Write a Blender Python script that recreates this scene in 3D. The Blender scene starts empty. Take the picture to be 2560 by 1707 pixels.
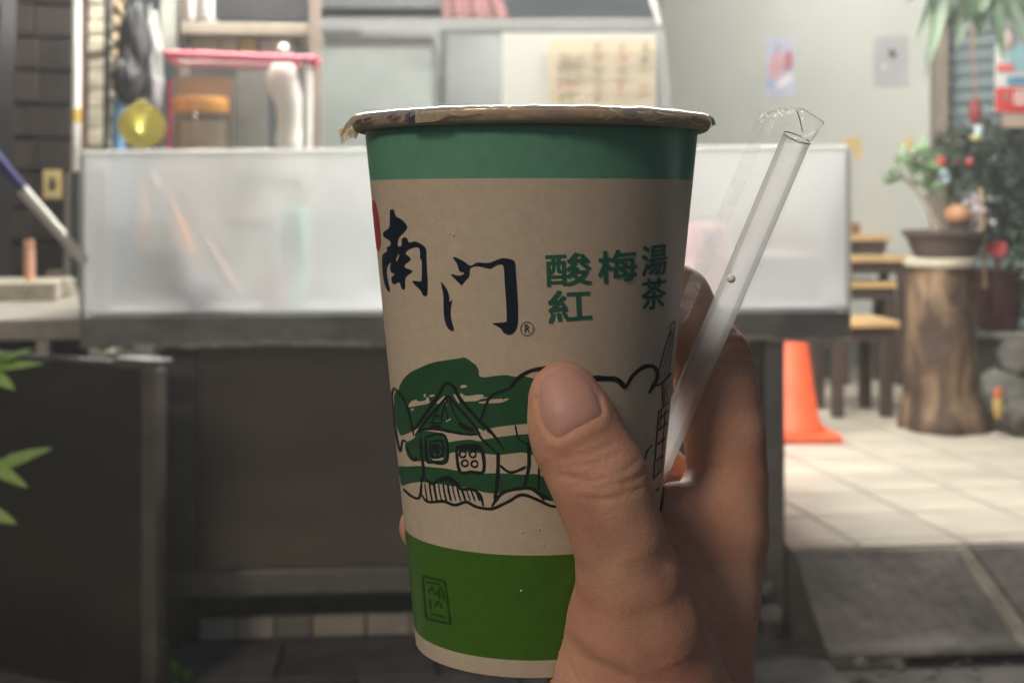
import bpy, bmesh, math, random
import numpy as np
from mathutils import Vector, Matrix, noise as mnoise

random.seed(7)
SC = bpy.context.scene
COL = SC.collection
R = math.radians
F = 3450.0            # focal length in pixels of the 2560 px wide photograph
HY = 510.0            # row of the eye level
CZ = 1.19             # height of the lens above the street

# ------------------------------------------------------------------ camera
cam_d = bpy.data.cameras.new('camera')
cam_d.sensor_width = 36.0
cam_d.lens = 36.0 * F / 2560.0
cam_d.shift_y = -(1707 / 2 - HY) / 2560.0
cam_d.clip_start = 0.02
cam_d.clip_end = 400
cam_d.dof.use_dof = True
cam_d.dof.focus_distance = 0.322
cam_d.dof.aperture_fstop = 25.0
cam = bpy.data.objects.new('camera', cam_d)
COL.objects.link(cam)
cam.location = (0, 0, CZ)
cam.rotation_euler = (R(90), 0, 0)
SC.camera = cam

# ------------------------------------------------------------------ world (night)
w = bpy.data.worlds.new('World')
SC.world = w
w.use_nodes = True
nt = w.node_tree
nt.nodes.clear()
wo = nt.nodes.new('ShaderNodeOutputWorld')
bg = nt.nodes.new('ShaderNodeBackground')
sky = nt.nodes.new('ShaderNodeTexSky')
sky.sky_type = 'NISHITA'
sky.sun_disc = False
sky.sun_elevation = R(-3.0)
sky.sun_rotation = R(200)
sky.dust_density = 3.0
bg.inputs['Strength'].default_value = 1.9
nt.links.new(sky.outputs[0], bg.inputs[0])
nt.links.new(bg.outputs[0], wo.inputs[0])

SC.view_settings.view_transform = 'Standard'
SC.view_settings.look = 'None'
SC.view_settings.exposure = 0.0
SC.view_settings.gamma = 1.0
SC.view_settings.use_curve_mapping = False
SC.cycles.use_denoising = True
SC.cycles.use_adaptive_sampling = True
SC.cycles.adaptive_threshold = 0.025
SC.cycles.max_bounces = 10
SC.cycles.transparent_max_bounces = 16
SC.cycles.sample_clamp_indirect = 6.0
SC.cycles.caustics_reflective = False
SC.cycles.caustics_refractive = False

# ------------------------------------------------------------------ helpers
def lin(r, g, b):
    def f(c):
        c /= 255.0
        return c / 12.92 if c <= 0.04045 else ((c + 0.055) / 1.055) ** 2.4
    return (f(r), f(g), f(b))

MATS = {}
def mat(name, col, rough=0.6, metal=0.0, var=0.18, scale=8.0, bump=0.0, bscale=60.0,
        col2=None, spec=0.5, sss=0.0, trans=0.0, coat=0.0, rand=0.0, detail=6.0, stretch=None, ior=None, rvar=0.0, ramp=(0.32, 0.68), dist=0.0):
    if name in MATS:
        return MATS[name]
    m = bpy.data.materials.new(name)
    m.use_nodes = True
    t = m.node_tree
    N, L = t.nodes, t.links
    p = N['Principled BSDF']
    p.inputs['Roughness'].default_value = rough
    p.inputs['Metallic'].default_value = metal
    p.inputs['Specular IOR Level'].default_value = spec
    if ior: p.inputs['IOR'].default_value = ior
    if trans: p.inputs['Transmission Weight'].default_value = trans
    if coat: p.inputs['Coat Weight'].default_value = coat
    if sss:
        p.inputs['Subsurface Weight'].default_value = sss
        p.inputs['Subsurface Radius'].default_value = (1.0, 0.35, 0.2)
        p.inputs['Subsurface Scale'].default_value = 0.004
    tc = N.new('ShaderNodeTexCoord')
    src = tc.outputs['Object']
    if stretch:
        mp = N.new('ShaderNodeMapping')
        mp.inputs['Scale'].default_value = stretch
        L.new(src, mp.inputs['Vector'])
        src = mp.outputs[0]
    c1 = col2 if col2 else tuple(min(1, c * (1 + var)) for c in col)
    c0 = col if col2 else tuple(c * (1 - var) for c in col)
    nz = N.new('ShaderNodeTexNoise')
    nz.inputs['Scale'].default_value = scale
    nz.inputs['Detail'].default_value = detail
    nz.inputs['Roughness'].default_value = 0.62
    L.new(src, nz.inputs['Vector'])
    rp = N.new('ShaderNodeValToRGB')
    rp.color_ramp.elements[0].position = ramp[0]
    rp.color_ramp.elements[1].position = ramp[1]
    nz.inputs['Distortion'].default_value = dist
    rp.color_ramp.elements[0].color = (*c0, 1)
    rp.color_ramp.elements[1].color = (*c1, 1)
    L.new(nz.outputs['Fac'], rp.inputs[0])
    out = rp.outputs[0]
    if rand:
        oi = N.new('ShaderNodeObjectInfo')
        mr = N.new('ShaderNodeMapRange')
        mr.inputs[3].default_value = 1 - rand
        mr.inputs[4].default_value = 1 + rand
        L.new(oi.outputs['Random'], mr.inputs[0])
        mx = N.new('ShaderNodeVectorMath')
        mx.operation = 'SCALE'
        L.new(out, mx.inputs[0]); L.new(mr.outputs[0], mx.inputs['Scale'])
        out = mx.outputs[0]
    L.new(out, p.inputs['Base Color'])
    if rvar:
        mr2 = N.new('ShaderNodeMapRange')
        mr2.inputs[3].default_value = max(0.02, rough - rvar)
        mr2.inputs[4].default_value = min(1, rough + rvar)
        L.new(nz.outputs['Fac'], mr2.inputs[0])
        L.new(mr2.outputs[0], p.inputs['Roughness'])
    if bump:
        n2 = N.new('ShaderNodeTexNoise')
        n2.inputs['Scale'].default_value = bscale
        n2.inputs['Detail'].default_value = 5
        L.new(src, n2.inputs['Vector'])
        b = N.new('ShaderNodeBump')
        b.inputs['Strength'].default_value = bump
        b.inputs['Distance'].default_value = 0.01
        L.new(n2.outputs['Fac'], b.inputs['Height'])
        L.new(b.outputs[0], p.inputs['Normal'])
    MATS[name] = m
    return m

def film(name, tint=(1, 1, 1), haze=0.1, gloss=0.12, rough=0.15, noise_scale=0.0, haze2=None, hcol=(0.9, 0.9, 0.9), stretch=None):
    """thin clear plastic: transparent + a little scattering + a surface gloss"""
    if name in MATS:
        return MATS[name]
    m = bpy.data.materials.new(name)
    m.use_nodes = True
    t = m.node_tree; N, L = t.nodes, t.links
    N.clear()
    o = N.new('ShaderNodeOutputMaterial')
    tr = N.new('ShaderNodeBsdfTransparent'); tr.inputs[0].default_value = (*tint, 1)
    tl = N.new('ShaderNodeBsdfTranslucent'); tl.inputs[0].default_value = (*hcol, 1)
    df = N.new('ShaderNodeBsdfDiffuse'); df.inputs[0].default_value = (*hcol, 1)
    ms = N.new('ShaderNodeMixShader'); ms.inputs[0].default_value = 0.45
    L.new(tl.outputs[0], ms.inputs[1]); L.new(df.outputs[0], ms.inputs[2])
    m1 = N.new('ShaderNodeMixShader'); m1.inputs[0].default_value = haze
    L.new(tr.outputs[0], m1.inputs[1]); L.new(ms.outputs[0], m1.inputs[2])
    if noise_scale:
        tc = N.new('ShaderNodeTexCoord')
        nz = N.new('ShaderNodeTexNoise'); nz.inputs['Scale'].default_value = noise_scale
        nz.inputs['Detail'].default_value = 5
        sv = tc.outputs['Object']
        if stretch:
            mp = N.new('ShaderNodeMapping'); mp.inputs['Scale'].default_value = stretch
            L.new(sv, mp.inputs[0]); sv = mp.outputs[0]
        L.new(sv, nz.inputs['Vector'])
        mr = N.new('ShaderNodeMapRange')
        mr.inputs[1].default_value = 0.3; mr.inputs[2].default_value = 0.7
        mr.inputs[3].default_value = haze; mr.inputs[4].default_value = haze2
        L.new(nz.outputs['Fac'], mr.inputs[0]); L.new(mr.outputs[0], m1.inputs[0])
    gl = N.new('ShaderNodeBsdfGlossy'); gl.inputs['Roughness'].default_value = rough
    lw = N.new('ShaderNodeLayerWeight'); lw.inputs[0].default_value = 0.35
    mm = N.new('ShaderNodeMath'); mm.operation = 'MULTIPLY'; mm.inputs[1].default_value = gloss * 4
    L.new(lw.outputs['Fresnel'], mm.inputs[0])
    ad = N.new('ShaderNodeMath'); ad.operation = 'ADD'; ad.inputs[1].default_value = gloss * 0.3
    ad.use_clamp = True
    L.new(mm.outputs[0], ad.inputs[0])
    m2 = N.new('ShaderNodeMixShader')
    L.new(ad.outputs[0], m2.inputs[0]); L.new(m1.outputs[0], m2.inputs[1]); L.new(gl.outputs[0], m2.inputs[2])
    L.new(m2.outputs[0], o.inputs[0])
    MATS[name] = m
    return m

def emis(name, col, s):
    m = bpy.data.materials.new(name)
    m.use_nodes = True
    N = m.node_tree.nodes
    N.clear()
    o = N.new('ShaderNodeOutputMaterial'); e = N.new('ShaderNodeEmission')
    e.inputs[0].default_value = (*col, 1); e.inputs[1].default_value = s
    m.node_tree.links.new(e.outputs[0], o.inputs[0])
    return m

def P(px, py, d):
    """the point d metres in front of the lens seen at a pixel of the photograph"""
    return Vector(((px - 1280) / F * d, d, CZ - (py - HY) / F * d))

# the shop front is turned a little: u runs along the counter, v into the shop
SA = R(5.0)
E1 = Vector((math.cos(SA), math.sin(SA), 0)); E2 = Vector((-math.sin(SA), math.cos(SA), 0))
OY = 3.626
def S(u, v, z):
    p = Vector((0, OY, 0)) + E1 * u + E2 * v
    return Vector((p.x, p.y, z))
def SP(px, py, v):
    rx = (px - 1280) / F
    d = (v + OY * E2.y) / (rx * E2.x + E2.y)
    return P(px, py, d)
def U(px, v):
    p = SP(px, HY, v)
    return (p - Vector((0, OY, CZ))).dot(E1)

class MB:
    def __init__(s):
        s.v = []; s.f = []; s.m = []
        s.mi = 0
    def add(s, vs, fs):
        o = len(s.v)
        s.v += [tuple(x) for x in vs]
        for f in fs:
            s.f.append(tuple(i + o for i in f)); s.m.append(s.mi)
        return s
    def box(s, c, size, rz=0.0, M=None):
        hx, hy, hz = [k / 2 for k in size]
        vs = [Vector((x, y, z)) for x in (-hx, hx) for y in (-hy, hy) for z in (-hz, hz)]
        if M is None:
            M = Matrix.Rotation(rz, 3, 'Z')
        vs = [M @ v + Vector(c) for v in vs]
        return s.add(vs, [(0, 1, 3, 2), (4, 6, 7, 5), (0, 4, 5, 1), (2, 3, 7, 6), (0, 2, 6, 4), (1, 5, 7, 3)])
    def sbox(s, u0, u1, v0, v1, z0, z1):
        c = S((u0 + u1) / 2, (v0 + v1) / 2, (z0 + z1) / 2)
        return s.box(c, (u1 - u0, v1 - v0, z1 - z0), SA)
    def tube(s, pts, rs, n=12, cap=True):
        pts = [Vector(p) for p in pts]
        if not hasattr(rs, '__len__'): rs = [rs] * len(pts)
        vs, fs = [], []
        pn = None
        for i, p in enumerate(pts):
            d = (pts[min(i + 1, len(pts) - 1)] - pts[max(i - 1, 0)])
            d = d.normalized() if d.length > 1e-9 else Vector((0, 0, 1))
            if pn is None:
                a = Vector((0, 0, 1)) if abs(d.z) < 0.9 else Vector((1, 0, 0))
                pn = d.cross(a).normalized()
            else:
                pn = (pn - d * pn.dot(d)).normalized()
            b = d.cross(pn)
            for k in range(n):
                t = 2 * math.pi * k / n
                vs.append(p + (pn * math.cos(t) + b * math.sin(t)) * rs[i])
        for i in range(len(pts) - 1):
            for k in range(n):
                a, b2 = i * n + k, i * n + (k + 1) % n
                fs.append((a, b2, b2 + n, a + n))
        if cap:
            fs.append(tuple(range(n - 1, -1, -1)))
            fs.append(tuple((len(pts) - 1) * n + k for k in range(n)))
        return s.add(vs, fs)
    def lathe(s, prof, c=(0, 0, 0), n=32, M=None, wob=0.0, sx=1.0, sy=1.0, mis=None):
        vs, fs = [], []
        c = Vector(c)
        for i, (r, z) in enumerate(prof):
            for k in range(n):
                t = 2 * math.pi * k / n
                rr = r * (1 + wob * math.sin(3 * t + z * 20) + wob * 0.6 * math.sin(7 * t - z * 31))
                v = Vector((rr * math.cos(t) * sx, rr * math.sin(t) * sy, z))
                vs.append((M @ v if M else v) + c)
        o = len(s.v)
        s.v += [tuple(x) for x in vs]
        for i in range(len(prof) - 1):
            for k in range(n):
                a, b = i * n + k, i * n + (k + 1) % n
                s.f.append((o + a, o + b, o + b + n, o + a + n))
                s.m.append(mis[i] if mis else s.mi)
        if prof[0][0] > 1e-5:
            s.f.append(tuple(o + k for k in range(n - 1, -1, -1))); s.m.append(mis[0] if mis else s.mi)
        if prof[-1][0] > 1e-5:
            s.f.append(tuple(o + (len(prof) - 1) * n + k for k in range(n))); s.m.append(mis[-1] if mis else s.mi)
        return s
    def grid(s, fn, nu, nv):
        vs = [fn(i / nu, j / nv) for i in range(nu + 1) for j in range(nv + 1)]
        fs = [(i * (nv + 1) + j, (i + 1) * (nv + 1) + j, (i + 1) * (nv + 1) + j + 1, i * (nv + 1) + j + 1)
              for i in range(nu) for j in range(nv)]
        return s.add(vs, fs)
    def leaf(s, p, d, up, L, W, fold=0.25, droop=0.15):
        d = Vector(d).normalized(); up = Vector(up)
        sd = d.cross(up)
        sd = sd.normalized() if sd.length > 1e-6 else Vector((1, 0, 0))
        nn = sd.cross(d)
        p = Vector(p)
        prof = [(0, 0.05), (0.2, 0.62), (0.45, 1.0), (0.7, 0.75), (0.88, 0.36), (1, 0.0)]
        vs, fs = [], []
        for t, ww in prof:
            q = p + d * (L * t) - nn * (droop * L * t * t)
            vs += [q - sd * (W / 2 * ww) + nn * (fold * W / 2 * ww), q, q + sd * (W / 2 * ww) + nn * (fold * W / 2 * ww)]
        for i in range(len(prof) - 1):
            a = i * 3
            fs += [(a, a + 1, a + 4, a + 3), (a + 1, a + 2, a + 5, a + 4)]
        return s.add(vs, fs)

ROOT = {}
def thing(name, label, cat, loc=(0, 0, 0), group=None):
    o = bpy.data.objects.new(name, None)
    o.empty_display_size = 0.05
    COL.objects.link(o)
    o.location = loc
    o['label'] = label; o['category'] = cat
    if group: o['group'] = group
    ROOT[o] = Vector(loc)
    return o

def mesh_obj(name, me, m, parent=None, smooth=None, bevel=0.0):
    o = bpy.data.objects.new(name, me)
    COL.objects.link(o)
    for x in (m if isinstance(m, (list, tuple)) else [m]):
        me.materials.append(x)
    if smooth is not None:
        me.shade_smooth()
        if smooth < 179: me.set_sharp_from_angle(angle=R(smooth))
    if bevel:
        b = o.modifiers.new('bevel', 'BEVEL'); b.width = bevel; b.segments = 2
        b.limit_method = 'ANGLE'; b.angle_limit = R(40)
    if parent is not None:
        o.parent = parent
    return o

def part(name, mb, m, parent, smooth=None, bevel=0.0, label=None, solid=0.0):
    """mesh given in world coordinates, stored relative to its thing"""
    r = ROOT[parent]
    me = bpy.data.meshes.new(name)
    me.from_pydata([(x - r.x, y - r.y, z - r.z) for x, y, z in mb.v], [], mb.f)
    me.polygons.foreach_set('material_index', mb.m)
    me.validate(); me.update()
    o = mesh_obj(name, me, m, parent, smooth, bevel)
    ROOT[o] = r
    if solid:
        sm = o.modifiers.new('solid', 'SOLIDIFY'); sm.thickness = solid; sm.offset = 0
    if label: o['label'] = label
    return o

def single(name, mb, m, label, cat, group=None, smooth=None, bevel=0.0, kind=None, base=None, solid=0.0):
    """a thing that is one mesh, origin at its base"""
    a = np.array(mb.v)
    if base is None:
        base = Vector(((a[:, 0].min() + a[:, 0].max()) / 2, (a[:, 1].min() + a[:, 1].max()) / 2, a[:, 2].min()))
    base = Vector(base)
    me = bpy.data.meshes.new(name)
    me.from_pydata([tuple(Vector(v) - base) for v in mb.v], [], mb.f)
    me.polygons.foreach_set('material_index', mb.m)
    me.validate(); me.update()
    o = mesh_obj(name, me, m, None, smooth, bevel)
    o.location = base
    ROOT[o] = base
    if solid:
        sm = o.modifiers.new('solid', 'SOLIDIFY'); sm.thickness = solid; sm.offset = 0
    if kind: o['kind'] = kind
    if label: o['label'] = label
    if cat: o['category'] = cat
    if group: o['group'] = group
    return o

def structure(name, mb, m, label=None, bevel=0.0, smooth=None):
    return single(name, mb, m, label, None, kind='structure', bevel=bevel, smooth=smooth)
# ================================================================== street lamp behind the lens (lights cup, hand and kerb)
lampc = (-3.0, -3.2, 0)
sl = thing('street_lamp', 'tall grey street lamp with a warm lit head across the lane', 'street lamp', lampc)
mb = MB(); mb.tube([(-3.0, -3.2, 0), (-3.0, -3.2, 3.0), (-3.0, -3.2, 4.5), (-2.9, -3.05, 4.8), (-2.5, -2.75, 4.85)], [.09, .07, .05, .04, .04], 16)
grey_steel = mat('lamp_post_steel', (0.16, 0.17, 0.17), rough=0.45, metal=0.6)
part('post', mb, grey_steel, sl, smooth=50)
mb = MB(); mb.lathe([(0.0, 4.96), (0.12, 4.94), (0.26, 4.85), (0.27, 4.78), (0.25, 4.77), (0.24, 4.80), (0.0, 4.85)], (-2.4, -2.6, 0), n=24)
part('lamp_hood', mb, grey_steel, sl, smooth=50)
mb = MB(); mb.lathe([(0.0, 4.60), (0.08, 4.62), (0.13, 4.68), (0.15, 4.76), (0.0, 4.77)], (-2.4, -2.6, 0), n=24)
part('lamp_glass', mb, emis('street_lamp_glow', (1.0, 0.72, 0.42), 30.0), sl, smooth=50)
ld = bpy.data.lights.new('street_lamp_bulb', 'POINT'); ld.energy = 480; ld.color = (1.0, 0.80, 0.60); ld.shadow_soft_size = 0.5
lo = bpy.data.objects.new('street_lamp_bulb', ld); COL.objects.link(lo); lo.location = (-2.4 - lampc[0], -2.6 - lampc[1], 4.3); lo.parent = sl

# ================================================================== ground
asphalt = mat('asphalt', (0.085, 0.078, 0.070), rough=0.8, var=0.35, scale=5, bump=0.5, bscale=90)
mb = MB(); mb.grid(lambda i, j: (-18 + 36 * i, -18 + 36 * j, 0), 10, 10)
structure('street', mb, asphalt)
pav_m = mat('paving_slab', (0.11, 0.105, 0.098), rough=0.75, var=0.4, scale=9, bump=0.5, bscale=50, rand=0.25)
mb = MB(); mb.sbox(-2.4, 0.72, -1.0, 0.36, -0.02, 0.004)
pav = structure('pavement', mb, mat('mortar_bed', (0.03, 0.03, 0.028), rough=0.9))
ps = bpy.data.meshes.new('paving_slab')
q = MB(); q.box((0, 0, 0.012), (0.392, 0.292, 0.022)); ps.from_pydata(q.v, [], q.f); ps.materials.append(pav_m)
for i in range(8):
    for j in range(4):
        c = S(-2.2 + 0.4 * i + (0.2 if j % 2 else 0), -0.93 + 0.3 * j, 0)
        o = bpy.data.objects.new('slab', ps); COL.objects.link(o); o.parent = pav
        o.location = c - ROOT[pav]; o.rotation_euler = (random.uniform(-.006, .006), random.uniform(-.006, .006), SA)
        bv = o.modifiers.new('bevel', 'BEVEL'); bv.width = 0.003; bv.segments = 1

# shop floor: raised base, tiles, kerb stones
FZ = 0.27
concrete = mat('concrete', (0.13, 0.125, 0.115), rough=0.85, var=0.35, scale=6, bump=0.5, bscale=40)
mb = MB(); mb.sbox(0.745, 5.2, 0.0, 7.2, -0.02, FZ - 0.008); mb.sbox(-2.6, 0.744, 0.36, 7.2, -0.02, FZ - 0.008)
floor = structure('shop_floor', mb, mat('grout', (0.10, 0.09, 0.075), rough=0.9, var=0.3))
tile_m = mat('floor_tile', (0.41, 0.375, 0.315), rough=0.5, var=0.16, scale=4.5, bump=0.06, bscale=30, rand=0.06, rvar=0.1)
TA = R(9.5)
tx = Vector((math.cos(TA), math.sin(TA), 0)); ty = Vector((-math.sin(TA), math.cos(TA), 0))
T0 = Vector((1.231, 3.788, 0))
tm = bpy.data.meshes.new('tile')
q = MB(); q.box((0, 0, -0.004), (0.2920, 0.2920, 0.008)); tm.from_pydata(q.v, [], q.f); tm.materials.append(tile_m)
def clip(poly, f):
    out = []
    for i in range(len(poly)):
        a, b = poly[i], poly[(i + 1) % len(poly)]
        fa, fb = f(a), f(b)
        if fa >= 0: out.append(a)
        if (fa >= 0) != (fb >= 0): out.append(a.lerp(b, fa / (fa - fb)))
    return out
ntile = 0
def vv(p): return (p - Vector((0, OY, 0))).dot(E2)
def uu(p): return (p - Vector((0, OY, 0))).dot(E1)
for i in range(-6, 12):
    for j in range(-2, 20):
        c = T0 + tx * (0.3 * (i + .5)) + ty * (0.3 * (j + .5) + 0.03)
        if c.y < 3.4 or c.y > 9.3 or c.x / c.y < 0.16 or c.x / c.y > 0.42: continue
        cs = [c + tx * a + ty * b for a, b in ((-.1460, -.1460), (.1460, -.1460), (.1460, .1460), (-.1460, .1460))]
        if min(vv(p) for p in cs) > 0.012 and min(uu(p) for p in cs) > 0.75:
            o = bpy.data.objects.new('tile', tm); COL.objects.link(o); o.parent = floor
            o.location = c + Vector((0, 0, FZ)) - ROOT[floor]
            o.rotation_euler = (random.uniform(-.002, .002), random.uniform(-.002, .002), TA)
        else:
            poly = clip(clip(cs, lambda p: vv(p) - 0.012), lambda p: uu(p) - 0.752)
            if len(poly) < 3: continue
            n = len(poly)
            q = MB(); q.add([p + Vector((0, 0, FZ)) for p in poly] + [p + Vector((0, 0, FZ - .008)) for p in poly],
                            [tuple(range(n)), tuple(range(2 * n - 1, n - 1, -1))] + [(k, k + n, (k + 1) % n + n, (k + 1) % n) for k in range(n)])
            part('tile', q, tile_m, floor)
        ntile += 1
stone_m = mat('kerb_stone', (0.115, 0.107, 0.097), rough=0.8, var=0.4, scale=5, bump=0.6, bscale=35, col2=(0.22, 0.205, 0.182))
def kerb(ut0, ut1, ub0, ub1, name='stone', m=None, vf=-0.165, vb=-0.004, zt=FZ - 0.004, zb=0.030):
    N_ = 18
    def fr(i, j):
        z = zb + (zt - zb) * j
        ua = ub0 + (ut0 - ub0) * j; ub_ = ub1 + (ut1 - ub1) * j
        u = ua + (ub_ - ua) * i
        n = mnoise.noise(Vector((u * 7, z * 7, 3))) * 0.010 + mnoise.noise(Vector((u * 30, z * 30, 8))) * 0.003
        vv_ = vf + 0.14 * j + n - 0.012 * math.exp(-((j - 0.04) / 0.05) ** 2)
        return S(u, vv_, z + (0.006 * mnoise.noise(Vector((u * 9, 0, 1))) if j > .95 else 0))
    q = MB(); q.grid(fr, N_ * 2, N_)
    def tp(i, j):
        u = ut0 + (ut1 - ut0) * i
        a = fr(i, 1); b = S(u, vb, zt)
        return a.lerp(b, j)
    q.grid(tp, N_ * 2, 3)
    for u_, s_ in ((0, 0), (1, 1)):
        q.grid(lambda i, j, s_=s_: fr(s_, j).lerp(S((ub0 + (ut0 - ub0) * j) if s_ == 0 else (ub1 + (ut1 - ub1) * j), vb, zb + (zt - zb) * j), i), 2, N_)
    return part(name, q, m or stone_m, floor, smooth=60)
ua, ub_ = U(2395, -.06), U(2515, -.06)
kerb(0.752, ua, 0.80, ub_)
kerb(ua + .004, ua + .050, ub_ + .004, ub_ + .062, 'mortar_joint', mat('pale_mortar', (0.27, 0.245, 0.20), rough=0.9, var=0.25, scale=14, bump=0.5, bscale=60), vf=-0.160)
kerb(ua + .055, 3.2, ub_ + .066, 3.2)
# broken edge and rubble at the foot of the kerb
rub_m = mat('rubble', (0.16, 0.15, 0.13), rough=0.9, var=0.4, scale=20, bump=0.5, bscale=60)
def rock(c, s, seed, sq=(1, 1, 1), n=10):
    q = MB(); vs, fs = [], []
    for i in range(n + 1):
        th = math.pi * i / n
        for k in range(n * 2):
            ph = math.pi * k / n
            d = Vector((math.sin(th) * math.cos(ph), math.sin(th) * math.sin(ph), math.cos(th)))
            r = 1 + 0.35 * mnoise.noise(d * 1.6 + Vector((seed * 3.1, 0, 0))) + 0.15 * mnoise.noise(d * 4 + Vector((0, seed, 0)))
            vs.append(Vector(c) + Vector((d.x * sq[0], d.y * sq[1], d.z * sq[2])) * (r * s))
    m_ = n * 2
    for i in range(n):
        for k in range(m_):
            fs.append((i * m_ + k, (i + 1) * m_ + k, (i + 1) * m_ + (k + 1) % m_, i * m_ + (k + 1) % m_))
    q.add(vs, fs)
    return q
for k, (px, py, d, s, lab) in enumerate(((1925, 1535, 3.60, .03, 'fist-sized grey stone at the foot of the counter leg beside the kerb'),
                                    (1905, 1470, 3.66, .026, 'small dark stone wedged above the fist-sized one by the counter leg'),
                                    (2250, 1668, 3.42, .012, 'tiny pale pebble on the street below the kerb'),
                                    (2150, 1660, 3.44, .020, 'small broken stone chip lying at the kerb foot'))):
    single('stone', rock(P(px, py, d), s, k + 1, (1.2, 1, .7)), rub_m, lab, 'stone', smooth=180)
mb = MB()
for k in range(90):
    x = random.uniform(0.72, 1.55); y = random.uniform(3.25, 3.60 + x * 0.08)
    s = random.uniform(0.003, 0.012)
    r_ = rock((x, y, s * .4), s, k, (1.3, 1, .6), 3); mb.add(r_.v, r_.f)
single('gravel', mb, rub_m, 'loose grit and gravel on the street along the kerb', 'gravel', kind='stuff', smooth=180)

# ================================================================== walls and ceiling of the shop
plaster = mat('pale_plaster', (0.46, 0.475, 0.445), rough=0.8, var=0.05, scale=1.8, bump=0.12, bscale=25)
W1 = P(2345, HY, 7.45); W2 = P(1655, HY, 9.75)
wd = (W2 - W1); wd.z = 0; wl = wd.length; wd.normalize(); wn = Vector((-wd.y, wd.x, 0))
if wn.y > 0: wn = -wn
def WP(px, py, off=0.0):
    rx = (px - 1280) / F
    o = W1 + wn * off
    d = (o.x * wn.x + o.y * wn.y) / (rx * wn.x + wn.y)
    return P(px, py, d)
def wallbox(a, b, z0, z1, th, nrm):
    a = Vector(a); b = Vector(b); q = MB()
    vs = []
    for p in (a, b, b - nrm * th, a - nrm * th):
        vs += [Vector((p.x, p.y, z0)), Vector((p.x, p.y, z1))]
    return q.add(vs, [(0, 2, 3, 1), (2, 4, 5, 3), (4, 6, 7, 5), (6, 0, 1, 7), (1, 3, 5, 7), (0, 6, 4, 2)])
single('shop_wall', wallbox(W1, W2, FZ - .01, 3.2, .12, wn), plaster, 'pale plastered shop wall with two posters behind the wooden tables', 'wall')
dimmed_plaster = mat('dimmed_rear_plaster', (0.075, 0.09, 0.105), rough=0.85, var=0.12, scale=2)  # darkened plaster: the low light at the rear is put into the colour
single('rear_wall', wallbox(Vector((1.15, 9.80, 0)), Vector((-3.2, 9.3, 0)), FZ - .01, 3.2, .12, Vector((.11, -1, 0)).normalized()), dimmed_plaster,
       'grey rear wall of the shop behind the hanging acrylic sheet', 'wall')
mb = MB(); mb.sbox(-2.6, 5.2, 0.35, 7.2, 3.2, 3.3)
structure('ceiling', mb, mat('ceiling_paint', (0.6, 0.6, 0.56), rough=0.9))
# lit fluorescent battens under the ceiling
lampm = emis('fluorescent_tube', (1.0, 0.97, 0.89), 165.0)
lampb = emis('fluorescent_tube_bright', (1.0, 0.97, 0.90), 740.0)
lamph = mat('lamp_batten', (0.8, 0.8, 0.78), rough=0.5)
def batten(c, L, ang, lab, tm_=None):
    c = Vector(c); d = Vector((math.cos(ang), math.sin(ang), 0))
    t = thing('ceiling_lamp', lab, 'lamp', c, 'fluorescent battens in the shop')
    q = MB(); q.box(c + Vector((0, 0, .05)), (L + .06, .07, .05), ang); part('housing', q, lamph, t, bevel=.004)
    q = MB(); q.tube([c - d * L / 2, c + d * L / 2], .018, 12); part('tube', q, tm_ or lampm, t, smooth=50)
    q = MB(); q.box(c - d * (L / 2 + .01) + Vector((0, 0, .01)), (.02, .05, .06), ang); part('end_cap', q, lamph, t)
    q = MB(); q.box(c + d * (L / 2 + .01) + Vector((0, 0, .01)), (.02, .05, .06), ang); part('end_cap', q, lamph, t)
batten((1.30, 7.95, 3.10), 1.2, R(120), 'lit fluorescent batten high in front of the pale plastered wall', emis('fluorescent_tube_wall', (1.0, .97, .90), 42.0))
batten((1.75, 4.75, 3.08), 1.2, SA, 'lit fluorescent batten above the tiled floor near the traffic cone')
batten((-0.62, 4.18, 2.78), 1.2, SA, 'lit fluorescent batten above the left half of the counter', lampb)
batten((0.66, 4.30, 2.78), 1.2, SA, 'lit fluorescent batten above the right half of the counter', lampb)
batten((0.3, 5.9, 3.08), 1.2, SA, 'lit fluorescent batten deep in the shop before the rear wall')

# ---- left wall of stacked brown boards
bw_m = mat('brown_board', (0.014, 0.008, 0.0055), rough=0.6, var=0.35, scale=10, bump=0.3, bscale=30, rand=0.3, stretch=(1, 1, 4))
bd = 5.1
bt = thing('board_wall', 'dark brown wall of stacked boards at the left edge of the shop', 'wall', P(90, 850, bd))
ys = [-75, 8, 92, 175, 260, 346, 430, 520, 605, 692, 778]
for k in range(len(ys) - 1):
    a, b = P(-60, ys[k] + 5, bd), P(184 - (k % 3) * 3, ys[k + 1] - 5, bd)
    jit = random.uniform(-.012, .012)
    q = MB()
    w1 = random.uniform(.55, .68)
    xm = a.x + (b.x - a.x) * w1
    zc_, hz = (a.z + b.z) / 2, (a.z - b.z)
    q.box(((a.x + xm) / 2, bd + .05 + jit, zc_), (xm - a.x - .004, .1, hz)); part('board', q, bw_m, bt, bevel=.004)
    q = MB(); q.box(((xm + b.x) / 2, bd + .055 - jit, zc_ - .004), (b.x - xm - .004, .1, hz)); part('board', q, bw_m, bt, bevel=.004)
q = MB(); a, b = P(-100, -90, bd), P(186, 860, bd)
q.box(((a.x + b.x) / 2, bd + .13, (a.z + b.z) / 2), (b.x - a.x, .05, a.z - b.z)); part('backing', q, mat('dark_gap', (.012, .01, .009), rough=.9), bt)
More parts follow.
